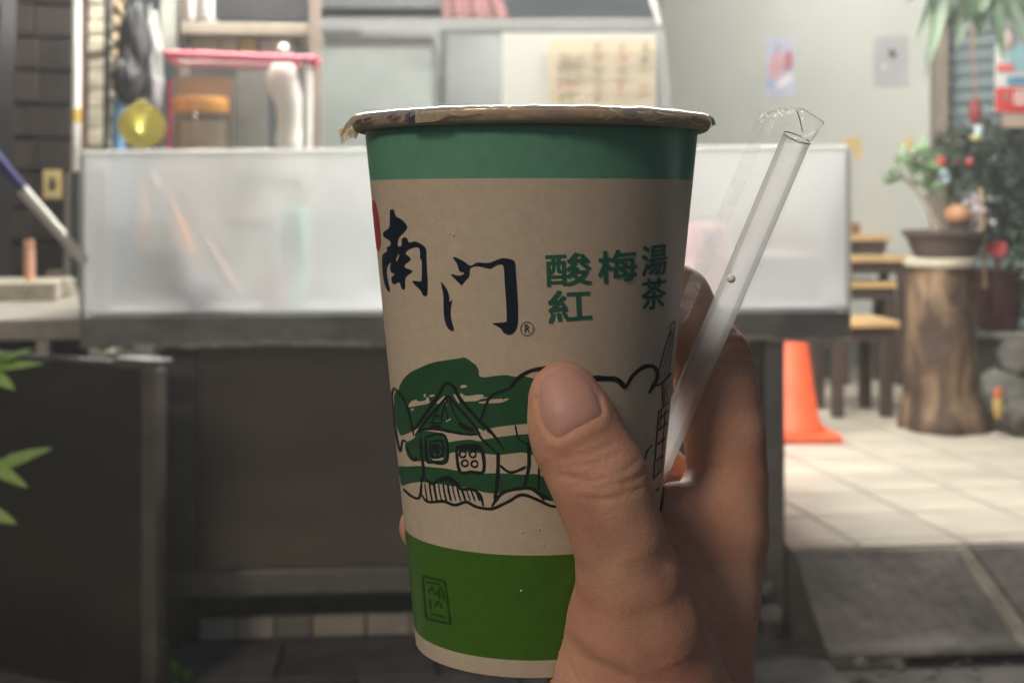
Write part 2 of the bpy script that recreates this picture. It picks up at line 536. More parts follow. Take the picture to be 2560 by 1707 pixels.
# yellow notice on the boards
def card(name, tl, br, y, th, m, label, cat, bevel=0.0):
    q = MB(); q.box(((tl.x + br.x) / 2, y, (tl.z + br.z) / 2), (abs(br.x - tl.x), th, abs(tl.z - br.z)))
    return q
tl, br = P(107, 425, bd - .02), P(152, 496, bd - .02)
nt_ = thing('notice', 'small yellow notice with dark writing fixed to the brown boards', 'notice', ((tl.x + br.x) / 2, bd - .02, br.z))
part('card', card('card', tl, br, bd - .012, .008, None, '', ''), mat('yellow_card', (.52, .40, .17), rough=.6, var=.08), nt_)
q = MB()
for (x0, y0, x1, y1) in ((121, 444, 139, 447), (122, 452, 138, 455), (128, 444, 131, 472), (120, 462, 140, 465), (122, 471, 138, 474), (124, 456, 127, 470), (133, 456, 136, 470)):
    a, b = P(x0, y0, bd - .02), P(x1, y1, bd - .02)
    q.box(((a.x + b.x) / 2, bd - .018, (a.z + b.z) / 2), (b.x - a.x, .003, a.z - b.z))
part('printed_mark', q, mat('dark_ink', (.05, .045, .03), rough=.6), nt_)['kind'] = 'stuff'
# black door post
mb = MB(); mb.tube([P(15, -60, 4.7), P(5, 200, 4.7), P(-8, 900, 4.7)], .040, 4); 
single('door_post', mb, mat('black_paint', (.012, .013, .016), rough=.5), 'black post at the far left edge in front of the brown boards', 'post')
# white pipe with yellow tape
pp = thing('drain_pipe', 'white plastic pipe with a band of yellow tape beside the brown boards', 'pipe', P(194, 790, 4.9))
mb = MB(); mb.tube([P(196, -40, 4.9), P(193, 430, 4.9)], .019, 16); part('pipe', mb, mat('white_pvc', (.62, .62, .60), rough=.4, var=.12, scale=12), pp, smooth=50)
mb = MB(); mb.tube([P(194, 272, 4.9), P(194, 308, 4.9)], .0205, 16); part('tape', mb, mat('yellow_tape', (.42, .30, .06), rough=.4), pp, smooth=50)
mb = MB(); mb.tube([P(193, 430, 4.9), P(190, 770, 4.9)], .021, 16); part('lower_pipe', mb, mat('dark_green_pipe', (.03, .045, .04), rough=.5), pp, smooth=50)
mb = MB(); mb.tube([P(172, 430, 4.95), P(165, 760, 4.95)], .012, 10); 
single('conduit', mb, mat('grey_conduit', (.30, .28, .25), rough=.6), 'thin grey conduit running down beside the white pipe', 'pipe', smooth=50)
mb = MB(); mb.tube([P(208, -60, 3.58), P(207, 782, 3.58)], .0052, 8)
single('copper_pipe', mb, mat('copper_brown', (.28, .12, .06), rough=.5, var=.3, scale=30), 'thin brown pipe rising at the left end of the counter', 'pipe', smooth=50)
# pale block pillar
pl = thing('block_pillar', 'narrow pillar of pale stone blocks left of the hanging bags', 'pillar', P(240, 800, 4.5))
blk = mat('pale_block', (.56, .52, .40), rough=.8, var=.25, scale=16, bump=.5, bscale=40, rand=.15)
y0 = -60
k = 0
while y0 < 860:
    hgt = random.uniform(34, 52)
    a, b = P(219, y0, 4.5), P(266, y0 + hgt - 4, 4.5)
    q = MB(); q.box(((a.x + b.x) / 2, 4.56 + random.uniform(-.006, .006), (a.z + b.z) / 2), (b.x - a.x, .12, a.z - b.z)); part('block', q, blk, pl, bevel=.005)
    y0 += hgt; k += 1
q = MB(); a, b = P(223, -60, 4.5), P(264, 860, 4.5); q.box(((a.x + b.x) / 2, 4.57, (a.z + b.z) / 2), (b.x - a.x - .004, .10, a.z - b.z)); part('mortar', q, mat('pillar_mortar', (.22, .2, .16), rough=.9), pl)
mb = MB(); mb.tube([P(270, -60, 4.3), P(266, 380, 4.3), P(262, 800, 4.3)], .011, 10)
single('iron_pole', mb, mat('dark_iron', (.05, .055, .052), rough=.6, var=.3), 'dark iron pole between the block pillar and the hanging bags', 'pole', smooth=50)

# ================================================================== the counter
CT = 0.905
ul, ur = U(203, 0.0), U(2124, 0.0)
ct = thing('counter', 'long serving counter with a worn stone top and dark steel front', 'counter', S(0, 0.3, 0))
slab_m = mat('worn_stone', (0.095, 0.096, 0.093), rough=0.55, var=0.5, scale=5, bump=0.5, bscale=30, col2=(0.22, 0.22, 0.212), rvar=.15)
mb = MB()
def slabf(i, j):
    u = ul + (ur - ul) * i
    n = mnoise.noise(Vector((u * 5, j * 3, 2))) * .006 + mnoise.noise(Vector((u * 25, j * 6, 5))) * .003
    lo = CT - 0.082 + 0.010 * mnoise.noise(Vector((u * 4, 1, 0))) + .004 * mnoise.noise(Vector((u * 20, 4, 0)))
    if j <= 0.5:
        return S(u, -0.012 + n, lo + (CT - lo) * (j / .5) - (.004 if j > .49 else 0))
    return S(u, -0.006 + (j - .5) / .5 * .76, CT)
mb.grid(slabf, 160, 12)
mb.grid(lambda i, j: slabf(i, 0).lerp(S(ul + (ur - ul) * i, .75, CT - .08), j), 160, 2)
part('stone_top', mb, slab_m, ct, smooth=50)
mb = MB()
def wornedge(i, j):
    u = ul + .12 + (ur - ul - .12) * i
    p = slabf((u - ul) / (ur - ul), 0)
    t = 0.010 + .007 * mnoise.noise(Vector((u * 13, 7, 0)))
    a = 2 * math.pi * j
    return p + E2 * (-.004 + .006 * math.cos(a)) + Vector((0, 0, t * .5 + max(.002, t * .6) * math.sin(a)))
mb.grid(wornedge, 200, 8)
part('worn_edge', mb, mat('chipped_stone', (.34, .32, .28), rough=.8, var=.4, scale=25, bump=.5, bscale=50), ct, smooth=180)
mb = MB(); mb.sbox(ul + .02, ur - .02, .03, .73, CT + .001, CT + .006); part('work_surface', mb, mat('pale_steel_top', (.62, .64, .66), rough=.45, metal=.2, var=.12, scale=6), ct)
c0, c1 = U(398, .05), U(1957, .05)
steel = mat('dull_steel_front', (0.14, 0.115, 0.092), rough=0.24, metal=0.75, var=0.25, scale=3, stretch=(1, 1, 3), bump=.03, bscale=12)
steel2 = mat('dark_steel_frame', (0.085, 0.083, 0.080), rough=0.45, metal=0.6, var=0.25, scale=6)
rail = mat('steel_rail', (0.20, 0.19, 0.175), rough=0.4, metal=0.6, var=0.2, scale=8)
p0 = U(490, .06)
mb = MB(); mb.sbox(p0, c1 - .055, .062, .075, .232, CT - .075); part('front_panel', mb, steel, ct)
mb = MB(); mb.sbox(c0, p0 - .002, .055, .10, .232, CT - .075); part('stile', mb, steel2, ct, bevel=.003)
mb = MB(); mb.sbox(c1 - .053, c1, .03, .10, .006, CT - .075); part('stile', mb, rail, ct, bevel=.003)
mb = MB(); mb.sbox(c0, c1 - .054, .045, .10, .165, .230); part('bottom_rail', mb, rail, ct, bevel=.004)
mb = MB(); mb.sbox(c0, c0 + .03, .101, .70, .166, CT - .082); part('side_panel', mb, steel2, ct)
mb = MB(); mb.sbox(c1 - .03, c1, .101, .70, .166, CT - .082); part('side_panel', mb, steel2, ct)
mb = MB(); mb.sbox(c0, c1, .70, .72, .166, CT - .082); part('back_panel', mb, steel2, ct)
for u_ in (c0 + .02, -0.1):
    for v_ in (.07, .33):
        mb = MB(); mb.sbox(u_, u_ + .035, v_, v_ + .03, .004 if v_ < .3 else .004, .164); part('leg', mb, steel2, ct)
# pale tiles along the foot of the base under the counter
pt = thing('tiled_plinth', 'low row of pale tiles on the ground under the counter', 'plinth', S(-.4, .14, 0))
mb = MB(); mb.sbox(U(500, .14), U(1150, .14), .154, .18, .004, .080); part('base', mb, concrete, pt)
x = U(500, .14); k = 0
ptm = [mat('plinth_tile_a', (.44, .41, .36), rough=.4, var=.2), mat('plinth_tile_b', (.24, .23, .21), rough=.4, var=.2), mat('plinth_tile_c', (.46, .41, .33), rough=.4, var=.15)]
while x < U(1150, .14):
    wd_ = random.choice((.145, .10, .12))
    mb = MB(); mb.sbox(x, x + wd_ - .006, .135, .152, .026, .080); part('tile', mb, ptm[(0, 0, 1, 2, 0, 0, 1, 0)[k % 8]], pt, bevel=.002)
    x += wd_; k += 1

# ---- frosted sneeze guard
def frosted():
    m = bpy.data.materials.new('frosted_acrylic'); m.use_nodes = True
    t = m.node_tree; N, L = t.nodes, t.links; N.clear()
    o = N.new('ShaderNodeOutputMaterial')
    tc = N.new('ShaderNodeTexCoord')
    rf = N.new('ShaderNodeBsdfRefraction'); rf.inputs['IOR'].default_value = 1.16; rf.inputs['Roughness'].default_value = 0.42
    rf.inputs['Color'].default_value = (.97, .98, .98, 1)
    tr = N.new('ShaderNodeBsdfTransparent')
    mt = N.new('ShaderNodeMixShader'); mt.inputs[0].default_value = 0.22
    L.new(rf.outputs[0], mt.inputs[1]); L.new(tr.outputs[0], mt.inputs[2])
    tl = N.new('ShaderNodeBsdfTranslucent'); tl.inputs[0].default_value = (.93, .94, .95, 1)
    df = N.new('ShaderNodeBsdfDiffuse'); df.inputs[0].default_value = (.85, .86, .86, 1)
    md = N.new('ShaderNodeMixShader'); md.inputs[0].default_value = .3
    L.new(tl.outputs[0], md.inputs[1]); L.new(df.outputs[0], md.inputs[2])
    # scratches and dried splashes, denser near the counter
    mp = N.new('ShaderNodeMapping'); mp.inputs['Scale'].default_value = (1, 1, .45); L.new(tc.outputs['Object'], mp.inputs[0])
    nz = N.new('ShaderNodeTexNoise'); nz.inputs['Scale'].default_value = 6; nz.inputs['Detail'].default_value = 7; nz.inputs['Roughness'].default_value = .6
    L.new(mp.outputs[0], nz.inputs['Vector'])
    sp = N.new('ShaderNodeSeparateXYZ'); L.new(tc.outputs['Object'], sp.inputs[0])
    mr = N.new('ShaderNodeMapRange'); mr.inputs[1].default_value = .16; mr.inputs[2].default_value = 0.0; mr.inputs[3].default_value = 0; mr.inputs[4].default_value = .30
    L.new(sp.outputs['Z'], mr.inputs[0])
    m2 = N.new('ShaderNodeMapRange'); m2.inputs[1].default_value = .3; m2.inputs[2].default_value = .7; m2.inputs[3].default_value = .24; m2.inputs[4].default_value = .46
    L.new(nz.outputs['Fac'], m2.inputs[0])
    mu = N.new('ShaderNodeMath'); mu.operation = 'MULTIPLY'; L.new(mr.outputs[0], mu.inputs[0]); L.new(nz.outputs['Fac'], mu.inputs[1])
    ad = N.new('ShaderNodeMath'); ad.use_clamp = True; L.new(m2.outputs[0], ad.inputs[0]); L.new(mu.outputs[0], ad.inputs[1])
    mx = N.new('ShaderNodeMixShader'); L.new(ad.outputs[0], mx.inputs[0]); L.new(mt.outputs[0], mx.inputs[1]); L.new(md.outputs[0], mx.inputs[2])
    gl = N.new('ShaderNodeBsdfGlossy'); gl.inputs['Roughness'].default_value = .35
    m3 = N.new('ShaderNodeMixShader'); m3.inputs[0].default_value = .03; L.new(mx.outputs[0], m3.inputs[1]); L.new(gl.outputs[0], m3.inputs[2])
    L.new(m3.outputs[0], o.inputs[0])
    return m
fro = frosted()
gd = thing('sneeze_guard', 'wide frosted acrylic guard standing along the front of the counter', 'screen', S(0, .02, CT))
zl, zr = 1.318, 1.338
mb = MB()
def pane(u0, v0, u1, v1, za, zb_, th):
    n = (E1 * (u1 - u0) + E2 * (v1 - v0)).normalized(); pn = Vector((-n.y, n.x, 0)) * (th / 2)
    a, b = S(u0, v0, CT + .007), S(u1, v1, CT + .007)
    A, B = Vector((a.x, a.y, za)), Vector((b.x, b.y, zb_))
    vs = [a - pn, b - pn, B - pn, A - pn, a + pn, b + pn, B + pn, A + pn]
    return vs, [(0, 1, 2, 3), (5, 4, 7, 6), (4, 0, 3, 7), (1, 5, 6, 2), (3, 2, 6, 7), (4, 5, 1, 0)]
mb.add(*pane(ul + .006, .012, ur - .006, .012, zl, zr, .005)); part('front_pane', mb, fro, gd)
mb = MB(); mb.add(*pane(ul + .003, .016, ul + .003, .36, zl, zl, .005)); part('side_pane', mb, fro, gd)
mb = MB(); mb.add(*pane(ur - .003, .016, ur - .003, .36, zr, zr, .005)); part('side_pane', mb, fro, gd)
edge = film('acrylic_edge', haze=.75, gloss=.15, rough=.2, hcol=(.95, .96, .94))
mb = MB(); mb.tube([S(ul, .012, zl + .004), S(ur, .012, zr + .004)], .0062, 8); part('top_edge', mb, edge, gd, smooth=50)
mb = MB(); mb.tube([S(ul - .002, .010, CT + .008), S(ul - .002, .010, zl)], .0052, 8); part('corner_edge', mb, edge, gd, smooth=50)
mb = MB(); mb.tube([S(ur + .001, .010, CT + .008), S(ur + .001, .010, zr)], .0062, 8); part('corner_edge', mb, edge, gd, smooth=50)
mb = MB(); mb.tube([S(ul + .06, .03, CT + .008), S(ul + .06, .03, zl - .01)], .004, 8); part('corner_brace', mb, edge, gd, smooth=50)

# ---- upper clear sheet with the price list
uv = .74
us = thing('acrylic_sheet', 'tall clear acrylic sheet standing behind the counter with papers taped on', 'screen', SP(1230, 800, uv))
def sheet(x0, y0, x1, y1, v, th, m, name, parent, x0b=None, x1b=None):
    a, b = SP(x0, y0, v), SP(x1, y0, v); c, d = SP(x1b if x1b else x1, y1, v), SP(x0b if x0b else x0, y1, v)
    q = MB(); vs = [a, b, c, d] + [p + E2 * th for p in (a, b, c, d)]
    q.add(vs, [(0, 3, 2, 1), (4, 5, 6, 7), (0, 1, 5, 4), (1, 2, 6, 5), (2, 3, 7, 6), (3, 0, 4, 7)])
    return part(name, q, m, parent)
clr = film('clear_acrylic', tint=(.95, .965, .97), haze=.05, gloss=.05, rough=.1, noise_scale=5, haze2=.13)
sheet(800, 50, 1652, 742, uv, .004, clr, 'pane', us, x1b=1712)
sheet(800, 46, 1655, 74, uv - .006, .005, film('hazy_strip', haze=.28, gloss=.1), 'top_strip', us)
sheet(1636, 76, 1660, 742, uv - .006, .005, film('side_strip', haze=.45, gloss=.1, hcol=(.9, .9, .93)), 'side_strip', us, x0b=1686, x1b=1718)
def paper(name, c):
    return film(name, haze=1.0, gloss=.01, hcol=c)
pl1 = thing('paper_sheet', 'blank white paper sheet taped on the clear acrylic left of the price list', 'paper', SP(1310, 330, uv - .01))
sheet(1256, 82, 1640, 345, uv - .010, .001, paper('white_paper', (.93, .93, .88)), 'sheet', pl1, x1b=1642)
pl2 = thing('price_list', 'cream price list with faint rows of writing above the cup', 'price list', SP(1500, 330, uv - .016))
sheet(1372, 98, 1637, 345, uv - .016, .001, paper('cream_paper', (.90, .83, .70)), 'sheet', pl2)
def zz(x, y): return (1240 + x / 5.113, 60 + y / 5.113)
g1, g2, g3 = MB(), MB(), MB()
def markat(x, y, mbuf, s=1.0):
    for k in range(6):
        px, py = zz(x + random.uniform(-42, 42) * s, y + random.uniform(-38, 38) * s)
        horiz = k % 2 == 0
        a = SP(px - (6 if horiz else 1.3), py - (1.3 if horiz else 6), uv - .0185); b = SP(px + (6 if horiz else 1.3), py + (1.3 if horiz else 6), uv - .0185)
        mbuf.box((a + b) / 2, (b.x - a.x, .0008, a.z - b.z), SA)
for x, y in ((1300, 300), (1600, 300), (1900, 290), (840, 430), (950, 440), (1075, 430), (1905, 460), (840, 620), (950, 625), (1065, 620), (1300, 620), (1600, 630), (1290, 970), (1290, 1180)):
    markat(x, y, g1)
for x, y in ((1300, 455), (1620, 460), (820, 800), (950, 800), (1300, 810), (1610, 820), (1890, 820), (820, 1180), (950, 1180)):
    markat(x, y, g2)
for x, y in ((840, 970), (950, 970)): markat(x, y, g3)
part('printed_mark', g1, mat('faded_grey_ink', (.30, .27, .20), rough=.7), pl2)['kind'] = 'stuff'
part('printed_mark', g2, mat('faded_red_ink', (.52, .26, .20), rough=.7), pl2)['kind'] = 'stuff'
part('printed_mark', g3, mat('faded_green_ink', (.42, .42, .22), rough=.7), pl2)['kind'] = 'stuff'
mb = MB(); mb.tube([SP(1628, -60, uv), SP(1632, 0, uv), SP(1640, 30, uv), SP(1648, 64, uv)], [.010, .011, .009, .008], 10)
single('hanging_strap', mb, mat('white_strap', (.75, .74, .70), rough=.5), 'white strap holding the upper right corner of the acrylic sheet', 'strap', smooth=50)

# ================================================================== goods on and behind the counter
def ublk(px0, px1, py0, py1, v, dep, extra=0):
    a, b = SP(px0, py0, v), SP(px1, py1, v)
    c = (a + b) / 2 + E2 * dep / 2
    q = MB(); q.box(c, ((b - a).dot(E1), dep, a.z - b.z), SA)
    return q
mb = ublk(470, 782, 480, 797, .42, .28)
beige = mat('beige_enamel', (.60, .575, .50), rough=.5, var=.08)
ib = thing('ice_chest', 'beige enamel chest standing behind the left part of the frosted guard', 'chest', SP(626, 797, .5))
zt_ = SP(600, 486, .42).z
q = MB(); a, b = SP(470, 486, .42), SP(782, 486, .42); c = (a + b) / 2 + E2 * .14
q.box((c.x, c.y, (CT + .008 + zt_) / 2), ((b - a).dot(E1), .28, zt_ - CT - .004), SA); ibb = part('body', q, beige, ib, bevel=.01)
q = MB(); q.box((c.x, c.y, zt_ + .012), ((b - a).dot(E1) + .012, .292, .022), SA); part('lid', q, beige, ib, bevel=.005)
q = MB(); q.box(Vector((c.x, c.y, zt_ - .09)) - E2 * .145, (.12, .012, .02), SA); part('handle', q, steel2, ibb, bevel=.003)
zc0 = zt_ + .026
# clear case with pink frame
cs = thing('display_case', 'clear plastic case with a pink top frame standing on the beige chest', 'case', SP(600, 440, .5))
v0, v1 = .40, .62
zt2 = SP(600, 138, v0).z
ua_, ub2 = U(425, v0), U(765, v0)
pink = mat('pink_plastic', (.62, .10, .16), rough=.4, var=.15, scale=20)
wht = mat('white_plastic', (.80, .79, .74), rough=.4, var=.05)
mb = MB()
for q_ in ((S(ua_ - .01, v0, zt2), S(ub2 + .025, v0, zt2 - .012)), (S(ua_ - .01, v1, zt2), S(ub2 + .02, v1, zt2 - .004)), (S(ua_ - .01, v0, zt2), S(ua_ - .01, v1, zt2)), (S(ub2 + .02, v0, zt2 - .01), S(ub2 + .02, v1, zt2))):
    mb.tube(q_, .0125, 10)
part('top_frame', mb, pink, cs, smooth=50)
mb = MB(); mb.tube([S(ua_, v0, zt2 - .075), S(ua_, v0, zc0)], .008, 10); part('corner_post', mb, pink, cs, smooth=50)
mb = MB(); mb.tube([S(ub2, v0, zt2 - .02), S(ub2, v0, zc0)], .0125, 12); part('corner_post', mb, wht, cs, smooth=50, label='white right corner post')
for v_ in (v1,):
    mb = MB(); mb.tube([S(ua_, v_, zt2), S(ua_, v_, zc0)], .006, 8); part('corner_post', mb, wht, cs, smooth=50)
    mb = MB(); mb.tube([S(ub2, v_, zt2), S(ub2, v_, zc0)], .006, 8); part('corner_post', mb, wht, cs, smooth=50)
cw = film('case_film', haze=.03, gloss=.05, rough=.12, noise_scale=9, haze2=.08)
mb = MB(); mb.sbox(ua_ + .008, ub2 - .014, v0 - .001, v0 + .001, zc0 + .002, zt2 - .016); part('front_pane', mb, cw, cs)
mb = MB(); mb.sbox(ua_ - .003, ub2 + .012, v0 + .012, v1 - .012, zc0, zc0 + .004); part('floor_plate', mb, mat('case_green_base', (.20, .30, .22), rough=.5), cs)
mb = MB(); mb.sbox(ua_ + .003, ub2 + .004, v0 + .014, v1 - .01, zt2 - .004, zt2 + .002); part('top_pane', mb, film('case_top_film', haze=.35, gloss=.15), cs)
# jar with orange lid inside the case
jc = SP(502, 310, .49)
rj = (SP(572, 300, .49) - SP(433, 300, .49)).length / 2
zj0, zj1 = zc0 + .006, SP(502, 280, .49).z
jr = thing('jar', 'round jar with an orange screw lid and beige contents inside the clear case', 'jar', (jc.x, jc.y, zj0))
mb = MB(); mb.lathe([(rj * .92, zj0), (rj * .98, zj0 + .01), (rj * .98, zj1 - .012), (rj * .93, zj1)], (jc.x, jc.y, 0), n=32); part('glass', mb, film('jar_plastic', haze=.12, gloss=.12, rough=.1), jr, smooth=50)
mb = MB(); mb.lathe([(rj * .88, zj0 + .004), (rj * .92, zj0 + .02), (rj * .92, zj1 - .03), (rj * .4, zj1 - .024), (0, zj1 - .022)], (jc.x, jc.y, 0), n=28, wob=.01); part('contents', mb, mat('dried_tea', (.58, .44, .28), rough=.8, var=.35, scale=22, bump=.6, bscale=50, stretch=(1, 1, .3)), jr, smooth=60)
zl2 = SP(502, 246, .49).z
mb = MB(); mb.lathe([(rj, zj1 - .004), (rj * 1.01, zj1), (rj * 1.01, zl2 - .006), (rj * .96, zl2), (0, zl2 + .001)], (jc.x, jc.y, 0), n=40, wob=.003); part('lid', mb, mat('orange_plastic', (.95, .40, .04), rough=.4, var=.08), jr, smooth=50)
# things behind the jar in the case
mb = ublk(440, 578, 165, 452, .565, .03); 
ccx = SP(509, 300, .565)
q = MB(); q.box(ccx + E2 * .02, (.165, .03, .32), SA); q.v = [(x, y, z) for x, y, z in q.v]
zmin = min(v[2] for v in q.v); q.v = [(x, y, z - zmin + zc0 + .006) for x, y, z in q.v]
single('carton', q, mat('brown_carton', (.20, .145, .105), rough=.8, var=.12), 'brown carton standing upright behind the jar in the clear case', 'box')
def bag(c, sx, sy, sz, m, label, name='plastic_bag', cat='bag', seed=1, crump=.25, n=26):
    q = MB(); vs, fs = [], []
    for i in range(n + 1):
        th = math.pi * i / n
        for k in range(n * 2):
            ph = math.pi * k / n
            d = Vector((math.sin(th) * math.cos(ph), math.sin(th) * math.sin(ph), math.cos(th)))
            rr = 1 + crump * (mnoise.noise(d * 2.0 + Vector((seed * 5.3, 0, 0))) + .6 * abs(mnoise.noise(d * 5 + Vector((0, seed, 0)))))
            taper = 1 - .45 * max(0, d.z) ** 1.5
            vs.append(Vector(c) + Vector((d.x * sx * taper, d.y * sy * taper, d.z * sz)) * rr)
    m_ = n * 2
    for i in range(n):
        for k in range(m_):
            fs.append((i * m_ + k, (i + 1) * m_ + k, (i + 1) * m_ + (k + 1) % m_, i * m_ + (k + 1) % m_))
    q.add(vs, fs)
    return single(name, q, m, label, cat, smooth=180)
white_bag = mat('white_film_bag', (.74, .73, .69), rough=.4, var=.06, bump=.4, bscale=40)
# white jug with a bulbous top inside the case
jg = SP(722, 300, .50)
zb_ = zc0 + .006
jugp = []
for py, px_, r_ in ((440, 728, 44), (400, 728, 44), (375, 735, 40), (345, 722, 34), (310, 726, 32), (260, 724, 34), (235, 716, 36), (210, 706, 40), (185, 706, 38), (160, 712, 28), (152, 715, 8)):
    p = SP(px_, py, .50)
    jugp.append((Vector((p.x, p.y, max(zb_, p.z))), r_ * p.y / F))
mb = MB(); mb.tube([a for a, _ in jugp], [b for _, b in jugp], 20)
single('white_jug', mb, wht, 'white plastic jug with a rounded top inside the clear case', 'jug', smooth=60)
mb = ublk(590, 668, 175, 440, .60, .012)
single('grey_board', mb, mat('grey_board', (.30, .33, .34), rough=.6), 'grey board leaning behind the white jug in the clear case', 'board')
# shelf above with boxes
sh = thing('metal_shelf', 'brown metal shelf unit above the clear case', 'shelf', SP(640, 800, 1.0))
sm_ = mat('shelf_brown', (.24, .205, .16), rough=.5, var=.2)
mb = ublk(452, 795, 56, 90, .95, .35); part('shelf_board', mb, sm_, sh, bevel=.004)
mb = ublk(772, 802, -70, 800, .93, .03); part('upright', mb, mat('upright_brown', (.17, .135, .11), rough=.5), sh, bevel=.003)
mb = ublk(446, 470, -70, 800, .97, .03); part('upright', mb, mat('upright_brown2', (.10, .085, .07), rough=.5), sh, bevel=.003)
mb = ublk(452, 795, 140, 152, 1.02, .3); part('shelf_board', mb, sm_, sh, bevel=.003)
mb = ublk(535, 770, -70, 50, .96, .03)
single('black_board', mb, mat('black_board', (.022, .023, .027), rough=.5, var=.3), 'black board standing on the top of the brown shelf', 'board')
for k, (x0, x1, y0_, y1_, col, lab) in enumerate(((480, 548, 92, 138, (.66, .58, .44), 'cream box on the shelf nearest the left upright'),
                                          (552, 592, 80, 138, (.75, .72, .62), 'tall white box on the shelf beside the cream one'),
                                          (600, 640, 84, 138, (.72, .55, .28), 'yellow box in the middle of the shelf'),
                                          (648, 726, 84, 138, (.70, .66, .60), 'wide pale box right of the yellow one'))):
    single('box', ublk(x0, x1, y0_, y1_, 1.04, .16), mat('shelf_box_%d' % k, col, rough=.6, var=.1), lab, 'box', 'boxes on the brown shelf', bevel=.004)
p = SP(708, 122, .9)
mb = MB(); mb.lathe([(0, .018), (.012, .014), (.017, .004), (.016, -.008), (.008, -.016), (0, -.018)], tuple(p), n=16)
single('foam_ball', mb, wht, 'round white ball lying at the corner of the shelf above the case', 'ball', smooth=180)
for k, (x, col, lab) in enumerate(((452, (.30, .30, .28), 'grey bottle'), (478, (.40, .40, .38), 'pale bottle'), (503, (.14, .13, .12), 'dark bottle'), (526, (.5, .5, .47), 'white-capped bottle'))):
    b = SP(x, 56, 1.08); 
    mb = MB(); mb.lathe([(.024, .002), (.025, .01), (.025, .11), (.012, .14), (.012, .17), (0, .172)], tuple(b), n=16)
    single('bottle', mb, mat('bottle_%d' % k, col, rough=.3), lab + ' standing on the left end of the brown shelf', 'bottle', smooth=50)
# hanging goods at the left
blackbag = mat('black_bag', (.010, .010, .013), rough=.6, var=.3, bump=.5, bscale=25)
bag(SP(340, 120, .78), .045, .05, .17, blackbag, 'long black bag hanging over the funnel', seed=2, crump=.3)
bag(SP(318, 195, .70), .040, .045, .075, blackbag, 'lower black bag bunched beside the block pillar', seed=5, crump=.35)
bag(SP(378, 150, .82), .034, .04, .15, mat('grey_bag', (.26, .26, .25), rough=.35, var=.4, scale=18, bump=.6, bscale=30), 'crumpled grey plastic bag hanging left of the pink frame', seed=8, crump=.4)
bag(SP(391, 250, .62), .015, .02, .06, mat('lavender_bag', (.50, .48, .58), rough=.3, var=.2), 'pale lavender bag hanging beside the pink corner post', seed=11, crump=.3)
bag(SP(410, 340, .45), .022, .02, .050, film('clear_bag', haze=.25, gloss=.3, rough=.1, noise_scale=40, haze2=.6), 'small clear bag with shiny creases right of the funnel', seed=13, crump=.35)
mb = MB()
for s_ in (0, math.pi):
    mb.tube([SP(294, -50, .9) + Vector((.012 * math.cos(t * 4 + s_), .012 * math.sin(t * 4 + s_), -.28 * t / 4)) for t in [k * .12 for k in range(70)]], .011, 8)
single('rope', mb, mat('tan_rope', (.36, .27, .17), rough=.9, var=.3, scale=60), 'thick tan twisted rope hanging beside the black bags', 'rope', smooth=60)
mb = ublk(402, 442, -60, 134, .98, .02); single('hanging_cloth', mb, mat('grey_green_cloth', (.36, .37, .32), rough=.8), 'grey green cloth hanging behind the bags at the shelf end', 'cloth')
mb = MB(); a, b = SP(296, 245, .72), SP(296, 797, .72)
mb.lathe([(.019, CT + .008 - b.z), (.020, .01 + CT - b.z), (.020, a.z - b.z - .02), (.012, a.z - b.z)], tuple(b), n=20)
single('blue_tube', mb, mat('blue_plastic', (.10, .24, .40), rough=.4, var=.15), 'blue plastic tube standing behind the yellow funnel', 'tube', smooth=50)
# yellow funnel
fc = SP(355, 316, .40)
fdir = Vector((.10, -.92, -.30)).normalized()           # spout points to the lens and down
fx = fdir.cross(Vector((0, 0, 1))).normalized(); fy = fx.cross(fdir)
FM = Matrix((fx, fy, fdir)).transposed()
fr = 57 / F * fc.y
mb = MB()
mb.lathe([(fr * .93, -.006), (fr, -.004), (fr, .004), (fr * .95, .006), (fr * .42, fr * .50), (fr * .17, fr * .78), (fr * .13, fr * 1.25), (fr * .09, fr * 1.26), (fr * .12, fr * .78), (fr * .38, fr * .46), (fr * .92, 0.0)], tuple(fc), n=40, M=FM)
mb.f = mb.f[:-2]; mb.m = mb.m[:-2]
fn = thing('funnel', 'yellow plastic funnel hanging with its spout forward', 'funnel', fc)
yel = mat('yellow_plastic', (.86, .76, .13), rough=.5, var=.04)
part('cone', mb, yel, fn, smooth=45)
mb = MB(); mb.tube([fc + fy * (fr * (.98 + .06 * math.sin(t))) + fx * (fr * .18 * math.cos(t)) + fy * (fr * .10) for t in [k * .35 for k in range(10)]], .003, 8)
part('hanging_loop', mb, yel, fn, smooth=60)
# orange handled tools behind the guard
for (x0, y0_, x1, y1_, r0, r1, lab) in ((358, 455, 352, 620, .007, .009, 'upright orange handle behind the frosted guard near its left end'),
                                      (415, 455, 470, 640, .006, .020, 'slanting orange scoop behind the frosted guard left of the chest'),
                                      (590, 385, 583, 450, .008, .007, 'short orange peg at the foot of the clear case'),
                                      (520, 610, 590, 735, .012, .014, 'pale pink slanting handle low behind the frosted guard')):
    col = (.75, .25, .05) if 'orange' in lab else (.60, .36, .30)
    mb = MB(); a, b = SP(x0, y0_, .055), SP(x1, y1_, .055); mb.tube([a, a.lerp(b, .3), a.lerp(b, .7), b], [r0 * .8, r0, r1, r1 * .9], 12)
    single('tool_handle', mb, mat('handle_%d' % x0, col, rough=.45), lab, 'handle', smooth=50)
mb = MB(); a = SP(383, 432, .17); mb.tube([a, SP(400, 470, .17)], [.010, .006], 10); single('white_clip', mb, wht, 'small white clip above the orange scoop behind the guard', 'clip', smooth=50)
